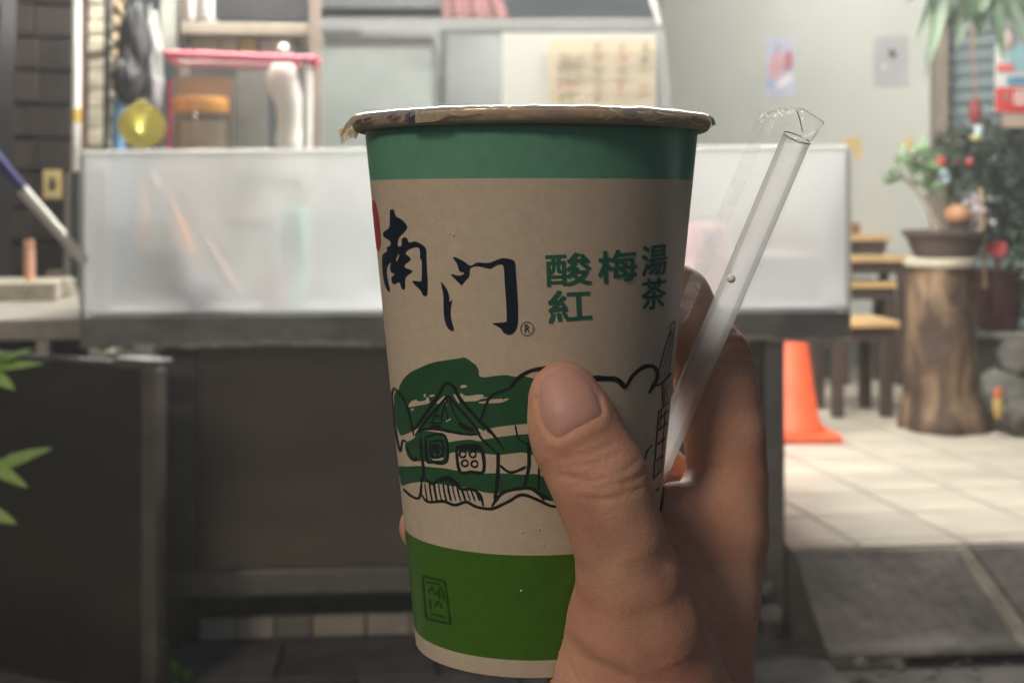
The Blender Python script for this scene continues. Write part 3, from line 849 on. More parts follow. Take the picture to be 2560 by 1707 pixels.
def crate(px0, px1, py0, v, dep, m, label, name, cat):
    a, b = SP(px0, py0, v), SP(px1, py0, v); c = (a + b) / 2 + E2 * dep / 2
    q = MB(); q.box((c.x, c.y, (a.z + CT + .008) / 2), ((b - a).dot(E1), dep, a.z - CT - .003), SA)
    return single(name, q, m, label, cat, bevel=.006)
def pot(px, py0, r_px, v, m, label, name, cat):
    a = SP(px, py0, v); r = r_px / F * a.y
    q = MB(); q.lathe([(r * .8, CT + .008), (r * .9, CT + .012), (r, a.z - .015), (r * .8, a.z), (0, a.z + .004)], (a.x, a.y, 0), n=24)
    return single(name, q, m, label, cat, smooth=50)
pot(735, 520, 34, .16, mat('teal_plastic', (.12, .42, .36), rough=.4), 'teal canister behind the frosted guard in front of the chest', 'canister', 'canister')
pot(688, 672, 34, .14, mat('red_brown_plastic', (.30, .09, .07), rough=.4), 'low reddish tub behind the frosted guard in front of the chest', 'tub', 'tub')
pot(500, 700, 34, .13, mat('blue_grey_tub', (.10, .12, .20), rough=.4), 'low blue grey tub behind the frosted guard near the scoop', 'tub', 'tub')
pot(1760, 560, 62, .18, mat('pink_red_tub', (.66, .22, .20), rough=.4), 'pink red tub behind the frosted guard right of the cup', 'tub', 'tub')
crate(1640, 2040, 640, .25, .2, mat('pale_blue_grey', (.42, .44, .46), rough=.5, var=.1), 'long low grey tray behind the right part of the frosted guard', 'tray', 'tray')
crate(800, 900, 470, .45, .2, mat('grey_machine', (.32, .35, .37), rough=.4, metal=.4), 'grey steel machine behind the guard left of the cup', 'machine', 'machine')
# cabinets deep in the shop
def cab(px0, px1, py0, d, m, label):
    a, b = P(px0, py0, d), P(px1, py0, d)
    q = MB(); q.box(((a.x + b.x) / 2, d + .3, (a.z + FZ) / 2), (b.x - a.x, .6, a.z - FZ), 0)
    t = thing('cabinet', label, 'cabinet', ((a.x + b.x) / 2, d + .3, FZ))
    bd_ = part('body', q, m, t, bevel=.01)
    q = MB(); q.box(((a.x * .55 + b.x * .45), d - .012, (a.z + FZ) / 2 + .12), ((b.x - a.x) * .02, .02, .4)); part('handle', q, steel2, bd_)
    return t
cab(788, 1082, 92, 6.4, mat('pale_green_fridge', (.13, .15, .14), rough=.35, var=.3, scale=2.5), 'pale green grey cabinet behind the acrylic sheet left of the papers')
cab(1112, 1340, 86, 7.2, mat('light_grey_fridge', (.21, .225, .22), rough=.4, var=.06), 'light grey cabinet behind the acrylic sheet next to the papers')
cab(900, 1105, 60, 7.9, mat('dark_grey_fridge', (.07, .085, .09), rough=.4, var=.1), 'dark grey cabinet deeper behind the pale green one')
mb = MB(); a, b, c, d_ = P(1108, -60, 6.0), P(1235, -60, 6.0), P(1274, 50, 6.0), P(1106, 50, 6.0)
mb.grid(lambda i, j: (a.lerp(b, i)).lerp(d_.lerp(c, i), j) + Vector((0, .015 * math.sin(i * 20), 0)), 24, 6)
single('hanging_cloth', mb, mat('maroon_cloth', (.13, .055, .055), rough=.8, var=.2), 'dark maroon cloth hanging above the acrylic sheet', 'cloth', smooth=60, solid=.004)
mb = MB(); mb.box(P(960, -30, 6.2), (.75, .3, .22)); single('hanging_box', mb, mat('dark_slate', (.02, .025, .03), rough=.6), 'dark slate panel above the pale green cabinet', 'panel')

# ================================================================== left foreground
dk = mat('dark_steel_door', (0.065, 0.060, 0.042), rough=0.20, metal=0.7, var=0.3, scale=4, stretch=(1, 1, 2), bump=.03, bscale=8)
A, B = P(-420, HY, 3.76), P(392, HY, 3.20)
A.z = B.z = 0
dd_ = (B - A).normalized(); dn = Vector((dd_.y, -dd_.x, 0))
if dn.y > 0: dn = -dn
dz0, dz1 = .03, .806
md_ = thing('metal_cabinet', 'dark steel cabinet door standing open at the lower left', 'cabinet door', A.lerp(B, .5) + Vector((0, 0, dz0)))
ang = math.atan2(dd_.y, dd_.x); LL = (B - A).length
def dbox(s0, s1, o0, o1, z0, z1):
    q = MB(); c = A + dd_ * ((s0 + s1) / 2) + dn * ((o0 + o1) / 2)
    q.box((c.x, c.y, (z0 + z1) / 2), (s1 - s0, o1 - o0, z1 - z0), ang); return q
part('panel', dbox(0, LL - .046, -.030, 0, dz0, dz1), dk, md_)
part('edge_channel', dbox(LL - .045, LL, -.034, .006, dz0, dz1 + .003), mat('door_channel', (.13, .115, .10), rough=.45, metal=.5, var=.3), md_, bevel=.006)
part('top_cap', dbox(0, LL - .002, -.036, .003, dz1 + .004, dz1 + .013), mat('door_cap', (.13, .13, .13), rough=.5, metal=.4, var=.5, scale=12), md_, bevel=.003)
part('cross_rail', dbox(0, LL - .05, .001, .004, dz1 - .18, dz1 - .10), dk, md_)
part('corner_plate', dbox(LL - .13, LL + .002, -.05, .008, dz1 + .014, dz1 + .022), mat('corner_plate', (.20, .20, .20), rough=.5, metal=.3, var=.5, scale=20), md_, bevel=.003)
mb = MB(); a, b = P(288, 868, 3.40), P(388, 918, 3.40); mb.box(((a.x + b.x) / 2, 3.42, (a.z + b.z) / 2), (b.x - a.x, .04, a.z - b.z)); 
single('metal_bracket', mb, mat('galvanised', (.36, .35, .36), rough=.55, metal=.3, var=.4, scale=25), 'galvanised bracket between steel door and counter top', 'bracket', bevel=.004)
for k, (px, py) in enumerate(((262, 866), (318, 862), (272, 890), (400, 870))):
    single('crumb', rock(P(px, py, 3.40), .012, k + 20, (1.3, 1, .8), 6), rub_m, ('white crust lump under the left end of the counter top', 'grey crust lump above the galvanised bracket', 'white crust lump beside the galvanised bracket', 'small lump at the cabinet corner under the counter top')[k], 'lump', smooth=180)
# side ledge
lg = thing('side_ledge', 'grey stone ledge running back from the left end of the counter', 'ledge', P(60, 860, 4.0))
lm = mat('ledge_stone', (.33, .31, .27), rough=.7, var=.3, scale=6, bump=.3, bscale=30)
a, b, c, d_ = P(-260, 806, 3.46), P(204, 806 - 8, 3.52), P(196, 716, 4.9), P(-260, 716, 4.9)
zt3 = .898
vs = [Vector((p.x, p.y, zt3)) for p in (a, b, c, d_)] + [Vector((p.x, p.y, zt3 - .055)) for p in (a, b, c, d_)]
mb = MB(); mb.add(vs, [(0, 1, 2, 3), (7, 6, 5, 4), (0, 4, 5, 1), (1, 5, 6, 2), (2, 6, 7, 3), (3, 7, 4, 0)]); part('top', mb, lm, lg, bevel=.006)
mb = MB(); vs = [Vector((p.x, p.y, zt3 - .06)) for p in (a + Vector((0, .12, 0)), b + Vector((-.02, .12, 0)), c, d_)] + [Vector((p.x, p.y, .01)) for p in (a + Vector((0, .12, 0)), b + Vector((-.02, .12, 0)), c, d_)]
mb.add(vs, [(0, 1, 2, 3), (7, 6, 5, 4), (0, 4, 5, 1), (1, 5, 6, 2), (2, 6, 7, 3), (3, 7, 4, 0)]); part('base', mb, mat('ledge_base', (.045, .036, .03), rough=.8, var=.3), lg)
mb = MB(); a, b = P(86, 852, 3.5), P(116, 960, 3.5); mb.box(((a.x + b.x) / 2, 3.53, (a.z + b.z) / 2), (b.x - a.x, .03, a.z - b.z)); part('leg', mb, mat('ledge_leg', (.42, .40, .36), rough=.7), lg)
mb = MB(); a, b = P(-200, 722, 4.1), P(118, 756, 4.1); zz0 = zt3 + .002
mb.box(((a.x + b.x) / 2, 4.25, zz0 + .028), (b.x - a.x, .30, .056), R(6))
single('stone_block', mb, mat('block_stone', (.38, .35, .28), rough=.8, var=.3, scale=14, bump=.4, bscale=40), 'flat pale stone block lying on the grey ledge', 'stone block', bevel=.006)
pg = P(73, 695, 4.2)
mb = MB(); mb.lathe([(.0155, 0), (.0165, .005), (.016, .06), (.0165, .085), (.0145, .112), (.0165, .115), (.016, .122), (.006, .124), (0, .124)], (pg.x, pg.y, zz0 + .057), n=18, wob=.02)
single('wooden_peg', mb, mat('pinkish_wood', (.58, .32, .22), rough=.6, var=.12, scale=40), 'short pinkish wooden peg standing on the pale stone block', 'peg', smooth=50)
mb = MB(); mb.box(P(140, 690, 4.55), (.05, .06, .07)); mb.v = [(x, y, z - min(v[2] for v in mb.v) + zt3 + .003) for x, y, z in mb.v]
single('small_block', mb, mat('dark_block', (.14, .12, .09), rough=.8), 'small dark block at the back of the grey ledge', 'block', bevel=.004)
# tilted blue and white pole
pa, pb, pc = P(-220, 140, 3.12), P(52, 470, 3.36), P(212, 655, 3.505)
po = thing('broom_pole', 'blue and white pole leaning against the left end of the frosted guard', 'pole', pc)
mb = MB(); mb.tube([pa, pb], .0142, 16); part('blue_grip', mb, mat('navy_grip', (.035, .038, .16), rough=.4, var=.1), po, smooth=50)
mb = MB(); mb.tube([pb, pc], .0138, 16); part('shaft', mb, mat('white_shaft', (.82, .80, .76), rough=.35, var=.04), po, smooth=50)
# leaves entering from the left
sg = thing('leafy_sprig', 'bright green leafy sprig entering at the left edge', 'plant', P(-70, 1700, 1.75))
lf = mat('fresh_leaf', (.27, .42, .12), rough=.4, var=.25, scale=30, sss=.15)
mb = MB(); mb.tube([P(-70, 1700, 1.75), P(-55, 1300, 1.75), P(-45, 1100, 1.75), P(-50, 860, 1.75)], [.004, .003, .0025, .0015], 8); part('stem', mb, lf, sg, smooth=60)
for (bx, by, tx_, ty_, wpx) in ((-45, 925, 72, 864, 26), (-40, 925, 98, 900, 26), (-35, 925, 32, 968, 34), (-45, 1185, 120, 1113, 40), (-45, 1150, 60, 1210, 34), (-50, 1270, 36, 1304, 34), (-50, 870, 20, 890, 24)):
    p0_, p1_ = P(bx, by, 1.75), P(tx_, ty_, 1.70 + random.uniform(-.02, .02))
    q = MB(); q.leaf(p0_, p1_ - p0_, Vector((random.uniform(-.2, .2), -.75, .55)), (p1_ - p0_).length, wpx * 1.75 / F, fold=.3, droop=.08)
    part('leaf', q, lf, sg, smooth=180)
# small weed at the foot of the steel door
wc = P(436, 1640, 3.30)
wp = thing('weed', 'small green weed growing at the foot of the steel door', 'plant', (wc.x, wc.y, .01))
q = MB()
for k in range(46):
    a_ = random.uniform(0, 6.28); el = random.uniform(.1, 1.3)
    d = Vector((math.cos(a_) * math.cos(el), math.sin(a_) * math.cos(el), math.sin(el)))
    b0_ = Vector((wc.x, wc.y, .03)) + Vector((d.x * .03, d.y * .025, d.z * .03 + random.uniform(0, .02)))
    q.leaf(b0_, d, Vector((0, 0, 1)) + d * .2, random.uniform(.014, .026), random.uniform(.012, .02), fold=.2, droop=.3)
part('foliage', q, mat('weed_leaf', (.13, .30, .02), rough=.5, var=.3, scale=40), wp, smooth=180)
q = MB(); q.tube([Vector((wc.x, wc.y, .008)), Vector((wc.x, wc.y, .05))], .003, 6); part('stem', q, lf, wp)
single('pebble', rock(P(402, 1600, 3.62), .016, 31, (1, 1, .9), 8), mat('white_pebble', (.5, .48, .45), rough=.7), 'pale pebble lying under the counter behind the weed', 'stone', smooth=180)

# ================================================================== right side of the shop
# traffic cone
cd = F * (CZ - FZ) / (1092 - HY)
cp = P(1970, 1092, cd); cp.z = FZ
tc_ = thing('traffic_cone', 'orange traffic cone standing on the tiled floor beside the counter', 'traffic cone', cp)
orange = mat('cone_orange', (.74, .105, .035), rough=.55, var=.2, scale=7, bump=.1, bscale=30)
mb = MB(); mb.box((cp.x, cp.y, FZ + .016), (.34, .34, .030), R(4)); part('base', mb, orange, tc_, bevel=.008)
mb = MB(); mb.lathe([(.140, .031), (.136, .05), (.122, .06), (.030, .70), (.024, .715), (.014, .715), (.014, .68)], (cp.x, cp.y, FZ), n=36); mb.f.pop(); mb.m.pop()
part('cone', mb, orange, tc_, smooth=50)
# wooden tables and stools
wood = mat('pine_wood', (.55, .36, .17), rough=.45, var=.2, scale=5, stretch=(1.5, 8, 8), bump=.05)
dwood = mat('dark_stained_wood', (.055, .036, .028), rough=.5, var=.25, scale=8)
def table(px0, px1, ytop, d, hgt_w, dep, label, name, cat, th=.035, leg=.045):
    a, b = P(px0, ytop, d), P(px1, ytop, d)
    z = a.z; cx = (a.x + b.x) / 2; wdt = b.x - a.x; cy = d + dep / 2
    t = thing(name, label, cat, (cx, cy, FZ))
    q = MB(); q.box((cx, cy, z - th / 2), (wdt, dep, th), SA); part('top' if cat == 'table' else 'seat', q, wood, t, bevel=.006)
    q = MB(); q.box((cx, cy, z - th - .03), (wdt - .06, dep - .06, .055), SA); part('apron', q, dwood, t)
    M_ = Matrix.Rotation(SA, 3, 'Z')
    for sx_ in (-1, 1):
        for sy_ in (-1, 1):
            o = M_ @ Vector((sx_ * (wdt / 2 - .05), sy_ * (dep / 2 - .045), 0))
            q = MB(); q.box((cx + o.x, cy + o.y, (FZ + .002 + z - th) / 2), (leg, leg, z - th - FZ - .004), SA); part('leg', q, dwood, t, bevel=.004)
    return t
table(2000, 2268, 588, 7.75, 0, .75, 'pine table against the pale wall carrying a brown box', 'wooden_table', 'table')
table(2020, 2282, 642, 6.95, 0, .34, 'narrow pine bench top in front of the pine table', 'wooden_bench', 'bench', th=.03)
table(2085, 2252, 704, 7.0, 0, .26, 'pine stool half hidden between bench and log', 'wooden_stool', 'stool', th=.035)
table(2062, 2246, 803, 5.92, 0, .36, 'nearest pine stool with dark legs left of the log', 'wooden_stool', 'stool', th=.03, leg=.048)
a, b = P(2110, 546, 7.95), P(2216, 568, 7.95); zt4 = P(2000, 588, 7.75).z
mb = MB(); mb.box(((a.x + b.x) / 2, 8.05, zt4 + .034), (b.x - a.x, .14, .064)); single('wooden_box', mb, mat('brown_box', (.20, .10, .055), rough=.5), 'low brown box lying on the pine table', 'box', bevel=.008)
a, b = P(2005, 850, 7.3), P(2092, 900, 7.3)
mb = MB(); mb.box(((a.x + b.x) / 2, 7.4, FZ + .08), (b.x - a.x, .22, .15)); single('dark_crate', mb, mat('dark_crate', (.035, .045, .045), rough=.6), 'dark crate on the floor behind the traffic cone', 'crate', bevel=.006)
a = P(2110, 740, 7.9); mb = MB(); mb.lathe([(.10, 0), (.11, .02), (.10, .20), (.0, .21)], (a.x, a.y, FZ), n=20); single('grey_bucket', mb, mat('bucket_grey', (.30, .30, .31), rough=.5), 'grey bucket on the floor under the pine table', 'bucket', smooth=50)
a = P(2235, 660, 7.8); mb = MB(); mb.box((a.x, 8.1, FZ + .31), (.16, .2, .62)); single('white_bin', mb, mat('bin_white', (.55, .55, .54), rough=.5), 'whitish bin standing under the pine table', 'bin', bevel=.02)
# posters on the wall
po1 = thing('poster', 'small bright poster with pink and blue shapes on the pale wall', 'poster', WP(1950, 240, .004))
def wsheet(x0, y0, x1, y1, off, m, parent, name, dy=0):
    a, b, c, d = WP(x0, y0 + dy, off), WP(x1, y0, off), WP(x1, y1, off), WP(x0, y1 + dy * .3, off)
    q = MB(); vs = [a, b, c, d] + [p - wn * .0015 for p in (a, b, c, d)]
    q.add(vs, [(0, 3, 2, 1), (4, 5, 6, 7), (0, 1, 5, 4), (1, 2, 6, 5), (2, 3, 7, 6), (3, 0, 4, 7)])
    return part(name, q, m, parent)
wsheet(1913, 92, 1986, 240, .004, mat('poster_blue', (.48, .49, .62), rough=.5, var=.15, scale=9), po1, 'sheet', 6)
def wblob(pts, off, m, parent):
    q = MB(); vs = [WP(x, y, off) for x, y in pts]; q.add(vs, [tuple(range(len(vs)))[::-1]]); part('printed_shape', q, m, parent)
wblob([(1927, 140), (1945, 132), (1962, 142), (1958, 170), (1950, 196), (1934, 204), (1925, 196), (1922, 170)], .006, mat('poster_pink', (.62, .36, .42), rough=.5, var=.15), po1)
wblob([(1962, 132), (1978, 126), (1983, 160), (1974, 178), (1960, 176)], .0062, mat('poster_red', (.48, .18, .22), rough=.5), po1)
wblob([(1917, 195), (1930, 202), (1936, 222), (1922, 224)], .0064, mat('poster_sky', (.26, .42, .66), rough=.5), po1)
wblob([(1950, 196), (1976, 182), (1982, 200), (1960, 218), (1940, 222)], .0066, mat('poster_white', (.78, .77, .80), rough=.5), po1)
wblob([(1940, 112), (1950, 110), (1952, 128), (1942, 130)], .0068, mat('poster_mauve', (.40, .36, .48), rough=.5), po1)
po2 = thing('poster', 'grey sheet with a dark spot on the pale wall near the hanging plant', 'poster', WP(2225, 220, .004))
wsheet(2184, 88, 2270, 216, .004, mat('poster_grey', (.36, .36, .38), rough=.6, var=.06), po2, 'sheet', 6)
wblob([(2222, 128), (2230, 122), (2240, 130), (2242, 142), (2232, 148), (2222, 140)], .006, mat('poster_dark', (.09, .09, .10), rough=.6), po2)
wblob([(2204, 165), (2216, 160), (2214, 172), (2206, 174)], .0062, mat('poster_pale', (.55, .55, .56), rough=.6), po2)
tan = mat('tan_paper', (.56, .42, .20), rough=.7, var=.1)
for k, (pts, lab) in enumerate((([(2112, 345), (2152, 344), (2154, 398), (2136, 400), (2132, 372), (2112, 368)], 'torn tan paper scrap low on the wall above the brown box'),
                         ([(2256, 348), (2284, 347), (2284, 372), (2257, 373)], 'small square tan paper scrap on the wall above the bonsai'))):
    q = MB(); vs = [WP(x, y, .003) for x, y in pts]; n = len(vs); vs += [WP(x, y, .0015) for x, y in pts]
    q.add(vs, [tuple(range(n))[::-1], tuple(range(n, 2 * n))] + [(i, (i + 1) % n, (i + 1) % n + n, i + n) for i in range(n)])
    single('paper_scrap', q, tan, lab, 'paper')
# pilaster, shutter, sign
mb = MB(); a, b = P(2334, HY, 7.38), P(2374, HY, 7.30); mb.box(((a.x + b.x) / 2, 7.38, (FZ + 3.2) / 2), (b.x - a.x, .14, 3.2 - FZ - .01))
single('pilaster', mb, mat('brown_render', (.23, .195, .16), rough=.8, var=.25, scale=6, bump=.3), 'brownish pilaster between the pale wall and the shutter', 'pilaster', bevel=.006)
sh_ = thing('roller_shutter', 'blue grey roller shutter with ribbed slats behind the plants', 'shutter', P(2470, 900, 7.2))
sla = mat('shutter_blue_grey', (.16, .205, .22), rough=.45, metal=.2, var=.1)
A_, B_ = P(2372, HY, 7.42), P(2700, HY, 6.95); A_.z = B_.z = 0
sd_ = (B_ - A_).normalized(); sa_ = math.atan2(sd_.y, sd_.x); sl_ = (B_ - A_).length
smesh = None
zk = FZ + .05; k = 0
while zk < 2.6:
    if smesh is None:
        q = MB()
        prof_ = [(-.000, 0), (-.014, .012), (-.018, .03), (-.014, .052), (-.002, .060), (-.002, .073)]
        vs = [(x, y, z) for x in (-sl_ / 2, sl_ / 2) for y, z in prof_]
        n = len(prof_); q.add(vs, [(i, i + n, i + 1 + n, i + 1) for i in range(n - 1)])
        smesh = bpy.data.meshes.new('slat'); smesh.from_pydata(q.v, [], q.f); smesh.materials.append(sla)
    o = bpy.data.objects.new('slat', smesh); COL.objects.link(o); o.parent = sh_
    c = A_.lerp(B_, .5); o.location = Vector((c.x, c.y, zk)) - ROOT[sh_]; o.rotation_euler = (0, 0, sa_)
    zk += .0735; k += 1
sgn = thing('shop_sign', 'red white and blue sign hanging at the right edge before the shutter', 'sign', P(2560, 285, 6.7))
def sbx(x0, y0, x1, y1, d, th, m, name):
    a, b = P(x0, y0, d), P(x1, y1, d); q = MB(); q.box(((a.x + b.x) / 2, d + th / 2, (a.z + b.z) / 2), (b.x - a.x, th, a.z - b.z)); part(name, q, m, sgn)
sbx(2492, 110, 2680, 280, 6.7, .03, mat('sign_white', (.62, .62, .60), rough=.5), 'board')
sbx(2490, 219, 2680, 281, 6.695, .004, mat('sign_red', (.62, .055, .05), rough=.45, var=.08), 'red_panel')
sbx(2518, 192, 2680, 214, 6.694, .004, mat('sign_blue', (.12, .28, .42), rough=.5), 'blue_bar')
sbx(2516, 112, 2680, 178, 6.694, .004, mat('sign_teal', (.22, .36, .40), rough=.5, var=.2), 'teal_panel')
sbx(2494, 160, 2534, 180, 6.692, .004, mat('sign_red2', (.55, .12, .10), rough=.5), 'red_mark')
sbx(2508, 232, 2524, 254, 6.692, .003, mat('sign_grey', (.34, .16, .15), rough=.5), 'printed_mark')
for k in range(3):
    x = 2534 + k * 42
    for (x0, y0_, x1, y1_) in ((0, 226, 32, 232), (0, 240, 32, 246), (2, 256, 30, 262), (14, 224, 20, 264), (0, 226, 5, 262), (28, 226, 33, 262)):
        sbx(x + x0, y0_, x + x1, y1_, 6.6925 - .0004 * ((x0 + y0_) % 3), .0015, mat('sign_letter', (.80, .70, .66), rough=.5), 'printed_stroke')
sbx(2506, 285, 2680, 318, 6.71, .02, mat('sign_tan', (.42, .34, .27), rough=.6), 'lower_strip')
# tassel ornament
ts = thing('red_tassel', 'red tassel ornament hanging in front of the shutter', 'ornament', P(2438, 345, 6.6))
mb = MB(); mb.tube([P(2432, 60, 6.6), P(2434, 160, 6.6), P(2437, 250, 6.6)], .005, 8); part('cord', mb, mat('tassel_cord', (.34, .17, .09), rough=.7), ts)
mb = MB(); c = P(2438, 278, 6.6); mb.lathe([(0, .075), (.02, .045), (.034, .01), (.03, -.03), (.02, -.06), (0, -.065)], tuple(c), n=8); part('knot', mb, mat('tassel_red', (.22, .025, .03), rough=.6), ts, smooth=40)
mb = MB(); c = P(2446, 326, 6.6); mb.lathe([(0, .026), (.018, .02), (.022, 0), (.02, -.03), (0, -.036)], tuple(c), n=10); part('bead', mb, mat('tassel_bead', (.50, .60, .66), rough=.3), ts, smooth=60)
mb = MB(); c = P(2440, 344, 6.6); mb.lathe([(0, .012), (.03, .01), (.032, -.008), (0, -.02)], tuple(c), n=10); part('fringe', mb, mat('tassel_yellow', (.45, .42, .16), rough=.6), ts, smooth=60)
# log pedestal
ld_ = F * (CZ - FZ) / (1072 - HY)
lc = P(2352, 1072, ld_); lc.z = FZ
lt = thing('log_pedestal', 'upright tree trunk section used as a stand for the bonsai', 'log', lc)
def bark():
    m = mat('bark', (.050, .028, .018), rough=.75, col2=(.33, .22, .125), scale=5.0, bump=1.0, bscale=18, stretch=(1.5, 1.5, .62), detail=10, ramp=(.44, .74), dist=.5)
    return m
mb = MB(); vs, fs = [], []
NN, NK = 34, 48
Htot = P(2352, 668, ld_).z - FZ
for i in range(NN + 1):
    t = i / NN; z = Htot * t
    for k in range(NK):
        a_ = 2 * math.pi * k / NK
        r = .128 + .018 * (1 - t) + .035 * max(0, 1 - t / .22) ** 1.3 + .010 * math.sin(3 * a_ + 1) + .006 * math.sin(7 * a_ + z * 4)
        r += .035 * max(0, 1 - t / .30) ** 1.2 * max(0, math.cos(a_ + .5)) + .012 * mnoise.noise(Vector((math.cos(a_) * 2.5, math.sin(a_) * 2.5, z * 5))) + .007 * mnoise.noise(Vector((math.cos(a_) * 7, math.sin(a_) * 7, z * 11)))
        if t < .05: r *= .93 + t * 1.4
        vs.append((lc.x + r * math.cos(a_), lc.y + r * math.sin(a_), FZ + .002 + z))
for i in range(NN):
    for k in range(NK):
        fs.append((i * NK + k, i * NK + (k + 1) % NK, (i + 1) * NK + (k + 1) % NK, (i + 1) * NK + k))
fs.append(tuple(NN * NK + k for k in range(NK)))
mb.add(vs, fs); part('trunk', mb, bark(), lt, smooth=60)
zt5 = FZ + Htot + .004
mb = MB(); mb.lathe([(.135, 0), (.142, .004), (.142, .030), (.136, .034), (0, .034)], (lc.x - .004, lc.y, zt5), n=40, wob=.012); part('cut_top', mb, mat('cut_wood', (.44, .40, .31), rough=.7, var=.15, scale=12), lt, smooth=40)
zt6 = zt5 + .036
# bonsai on the log
bn = thing('bonsai', 'small bonsai with pale green leaves in a dark oval tray on the log', 'plant', (lc.x, lc.y, zt6))
tray = mat('tray_brown', (.060, .040, .034), rough=.45, var=.2)
tcx = lc.x + (2362 - 2352) / F * ld_
mb = MB(); mb.lathe([(.115, .0), (.135, .008), (.165, .085), (.182, .092), (.182, .112), (.170, .112), (.160, .095), (0, .090)], (tcx, lc.y, zt6), n=44, sx=.95, sy=.72); part('tray', mb, tray, bn, smooth=40)
def at(px, py, dy=0): return P(px, py, ld_ + dy)
mb = MB(); mb.tube([at(2345, 600), at(2338, 560), at(2318, 512), at(2288, 470), at(2262, 448), at(2240, 440)], [.020, .016, .012, .010, .007, .004], 10)
mb.tube([at(2318, 512), at(2322, 470), at(2316, 430)], [.008, .006, .004], 8); mb.tube([at(2288, 470), at(2276, 430), at(2272, 400)], [.007, .005, .003], 8)
part('trunk', mb, mat('bonsai_bark', (.26, .22, .17), rough=.8, var=.3, scale=30), bn, smooth=60)
mb = MB()
for (cx_, cy_, rx_, ry_, n_) in ((2228, 448, 18, 20, 26), (2270, 400, 26, 26, 46), (2310, 425, 34, 30, 70), (2330, 470, 26, 26, 40), (2300, 378, 20, 14, 24)):
    for k in range(n_):
        q = at(cx_ + random.gauss(0, rx_ * .55), cy_ + random.gauss(0, ry_ * .55), random.gauss(0, .03))
        d = Vector((random.gauss(0, 1), random.gauss(0, 1), random.gauss(.2, .7)))
        mb.leaf(q, d, Vector((random.gauss(0, .5), random.gauss(-.3, .5), 1)), random.uniform(.026, .045), random.uniform(.016, .024))
part('foliage', mb, mat('bonsai_leaf', (.10, .19, .075), rough=.5, var=.4, scale=30), bn, smooth=180)
c = at(2395, 540, -.02)
mb = MB(); mb.lathe([(.025, -.04), (.050, -.025), (.058, .0), (.048, .028), (.030, .040), (.028, .046), (0, .046)], tuple(c), n=26, wob=.01)
single('clay_pot', mb, mat('terracotta', (.30, .145, .070), rough=.6, var=.15), 'round brown clay pot sitting in the bonsai tray', 'pot', smooth=50)
mb = MB(); c = at(2440, 530, .03)
for k in range(60):
    q = c + Vector((random.gauss(0, .022), random.gauss(0, .02), random.gauss(0, .04)))
    mb.leaf(q, Vector((random.gauss(0, 1), random.gauss(-.4, .5), random.gauss(0, 1))), Vector((0, -1, .4)), random.uniform(.02, .035), random.uniform(.012, .02))
fl_ = thing('dried_flowers', 'bunch of pale lilac dried flowers beside the clay pot', 'flowers', c - Vector((0, 0, .1)))
part('petals', mb, mat('lilac_petal', (.46, .39, .40), rough=.7, var=.2), fl_, smooth=180)['kind'] = 'stuff'
mb = MB(); mb.tube([c - Vector((0, 0, .1)), c], .006, 6); part('stem', mb, dwood, fl_)
# maroon pot with shrub on a stone stand
pd = 5.95
pc_ = P(2492, 812, pd)
zst = P(2492, 830, pd).z
st = thing('stone_stand', 'round grey stone stand under the maroon pot', 'stand', (pc_.x, pd, FZ))
sm2 = mat('stand_stone', (.11, .105, .09), rough=.8, var=.45, scale=8, bump=.6, bscale=30)
mb = MB(); mb.lathe([(.14, 0), (.15, .02), (.13, .10), (.125, .25), (.14, zst - FZ - .02)], (pc_.x + .03, pd, FZ + .002), n=30, wob=.02); part('drum', mb, sm2, st, smooth=50)
mb = MB(); mb.lathe([(.14, -.018), (.155, -.012), (.155, .006), (.14, .008), (0, .004)], (pc_.x + .02, pd, zst), n=36); part('rim', mb, mat('stand_rim', (.30, .29, .27), rough=.6, var=.3), st, smooth=50)
zp = zst + .009
mp_ = thing('plant_pot', 'glazed dark maroon plant pot on the round stone stand', 'pot', (pc_.x, pd, zp))
hp_ = P(2492, 672, pd).z - zp
mb = MB(); mb.lathe([(.078, 0), (.090, .01), (.108, hp_ * .5), (.112, hp_ * .9), (.120, hp_ * .93), (.120, hp_), (.105, hp_), (.1, hp_ - .03), (0, hp_ - .035)], (pc_.x, pd, zp), n=36)
part('body', mb, mat('maroon_glaze', (.085, .022, .028), rough=.3, var=.25, scale=8), mp_, smooth=50)
mb = MB(); mb.lathe([(0, hp_ - .02), (.09, hp_ - .03), (.099, hp_ - .032)], (pc_.x, pd, zp), n=24, wob=.02); part('soil', mb, mat('soil', (.03, .02, .015), rough=.95, bump=.6), mp_)
def shrub(name, label, base, top_, blobs, leafm, n_per, L, Wd, trunk_r=.01, dep=.12, cat='plant'):
    t = thing(name, label, cat, base)
    q = MB()
    for (cx_, cy_, rx_, ry_, d_) in blobs:
        c = P(cx_, cy_, d_)
        q.tube([base, Vector(base).lerp(c, .5) + Vector((random.uniform(-.03, .03), 0, .03)), c], [trunk_r, trunk_r * .6, trunk_r * .25], 7)
    part('branches', q, dwood, t, smooth=60)
    q = MB()
    for (cx_, cy_, rx_, ry_, d_) in blobs:
        for k in range(n_per):
            while True:
                v = Vector((random.uniform(-1, 1), random.uniform(-1, 1), random.uniform(-1, 1)))
                if .25 < v.length < 1: break
            c = P(cx_, cy_, d_) + Vector((v.x * rx_ / F * d_, v.y * dep, v.z * ry_ / F * d_))
            d = (v + Vector((random.gauss(0, .5), random.gauss(0, .5), random.gauss(.1, .5))))
            q.leaf(c, d, Vector((random.gauss(0, .4), random.gauss(-.2, .4), 1)), L * random.uniform(.6, 1.3), Wd * random.uniform(.7, 1.2))
    part('foliage', q, leafm, t, smooth=180)
    return t
dark_leaf = mat('dark_leaf', (.030, .050, .036), rough=.5, var=.5, scale=14)
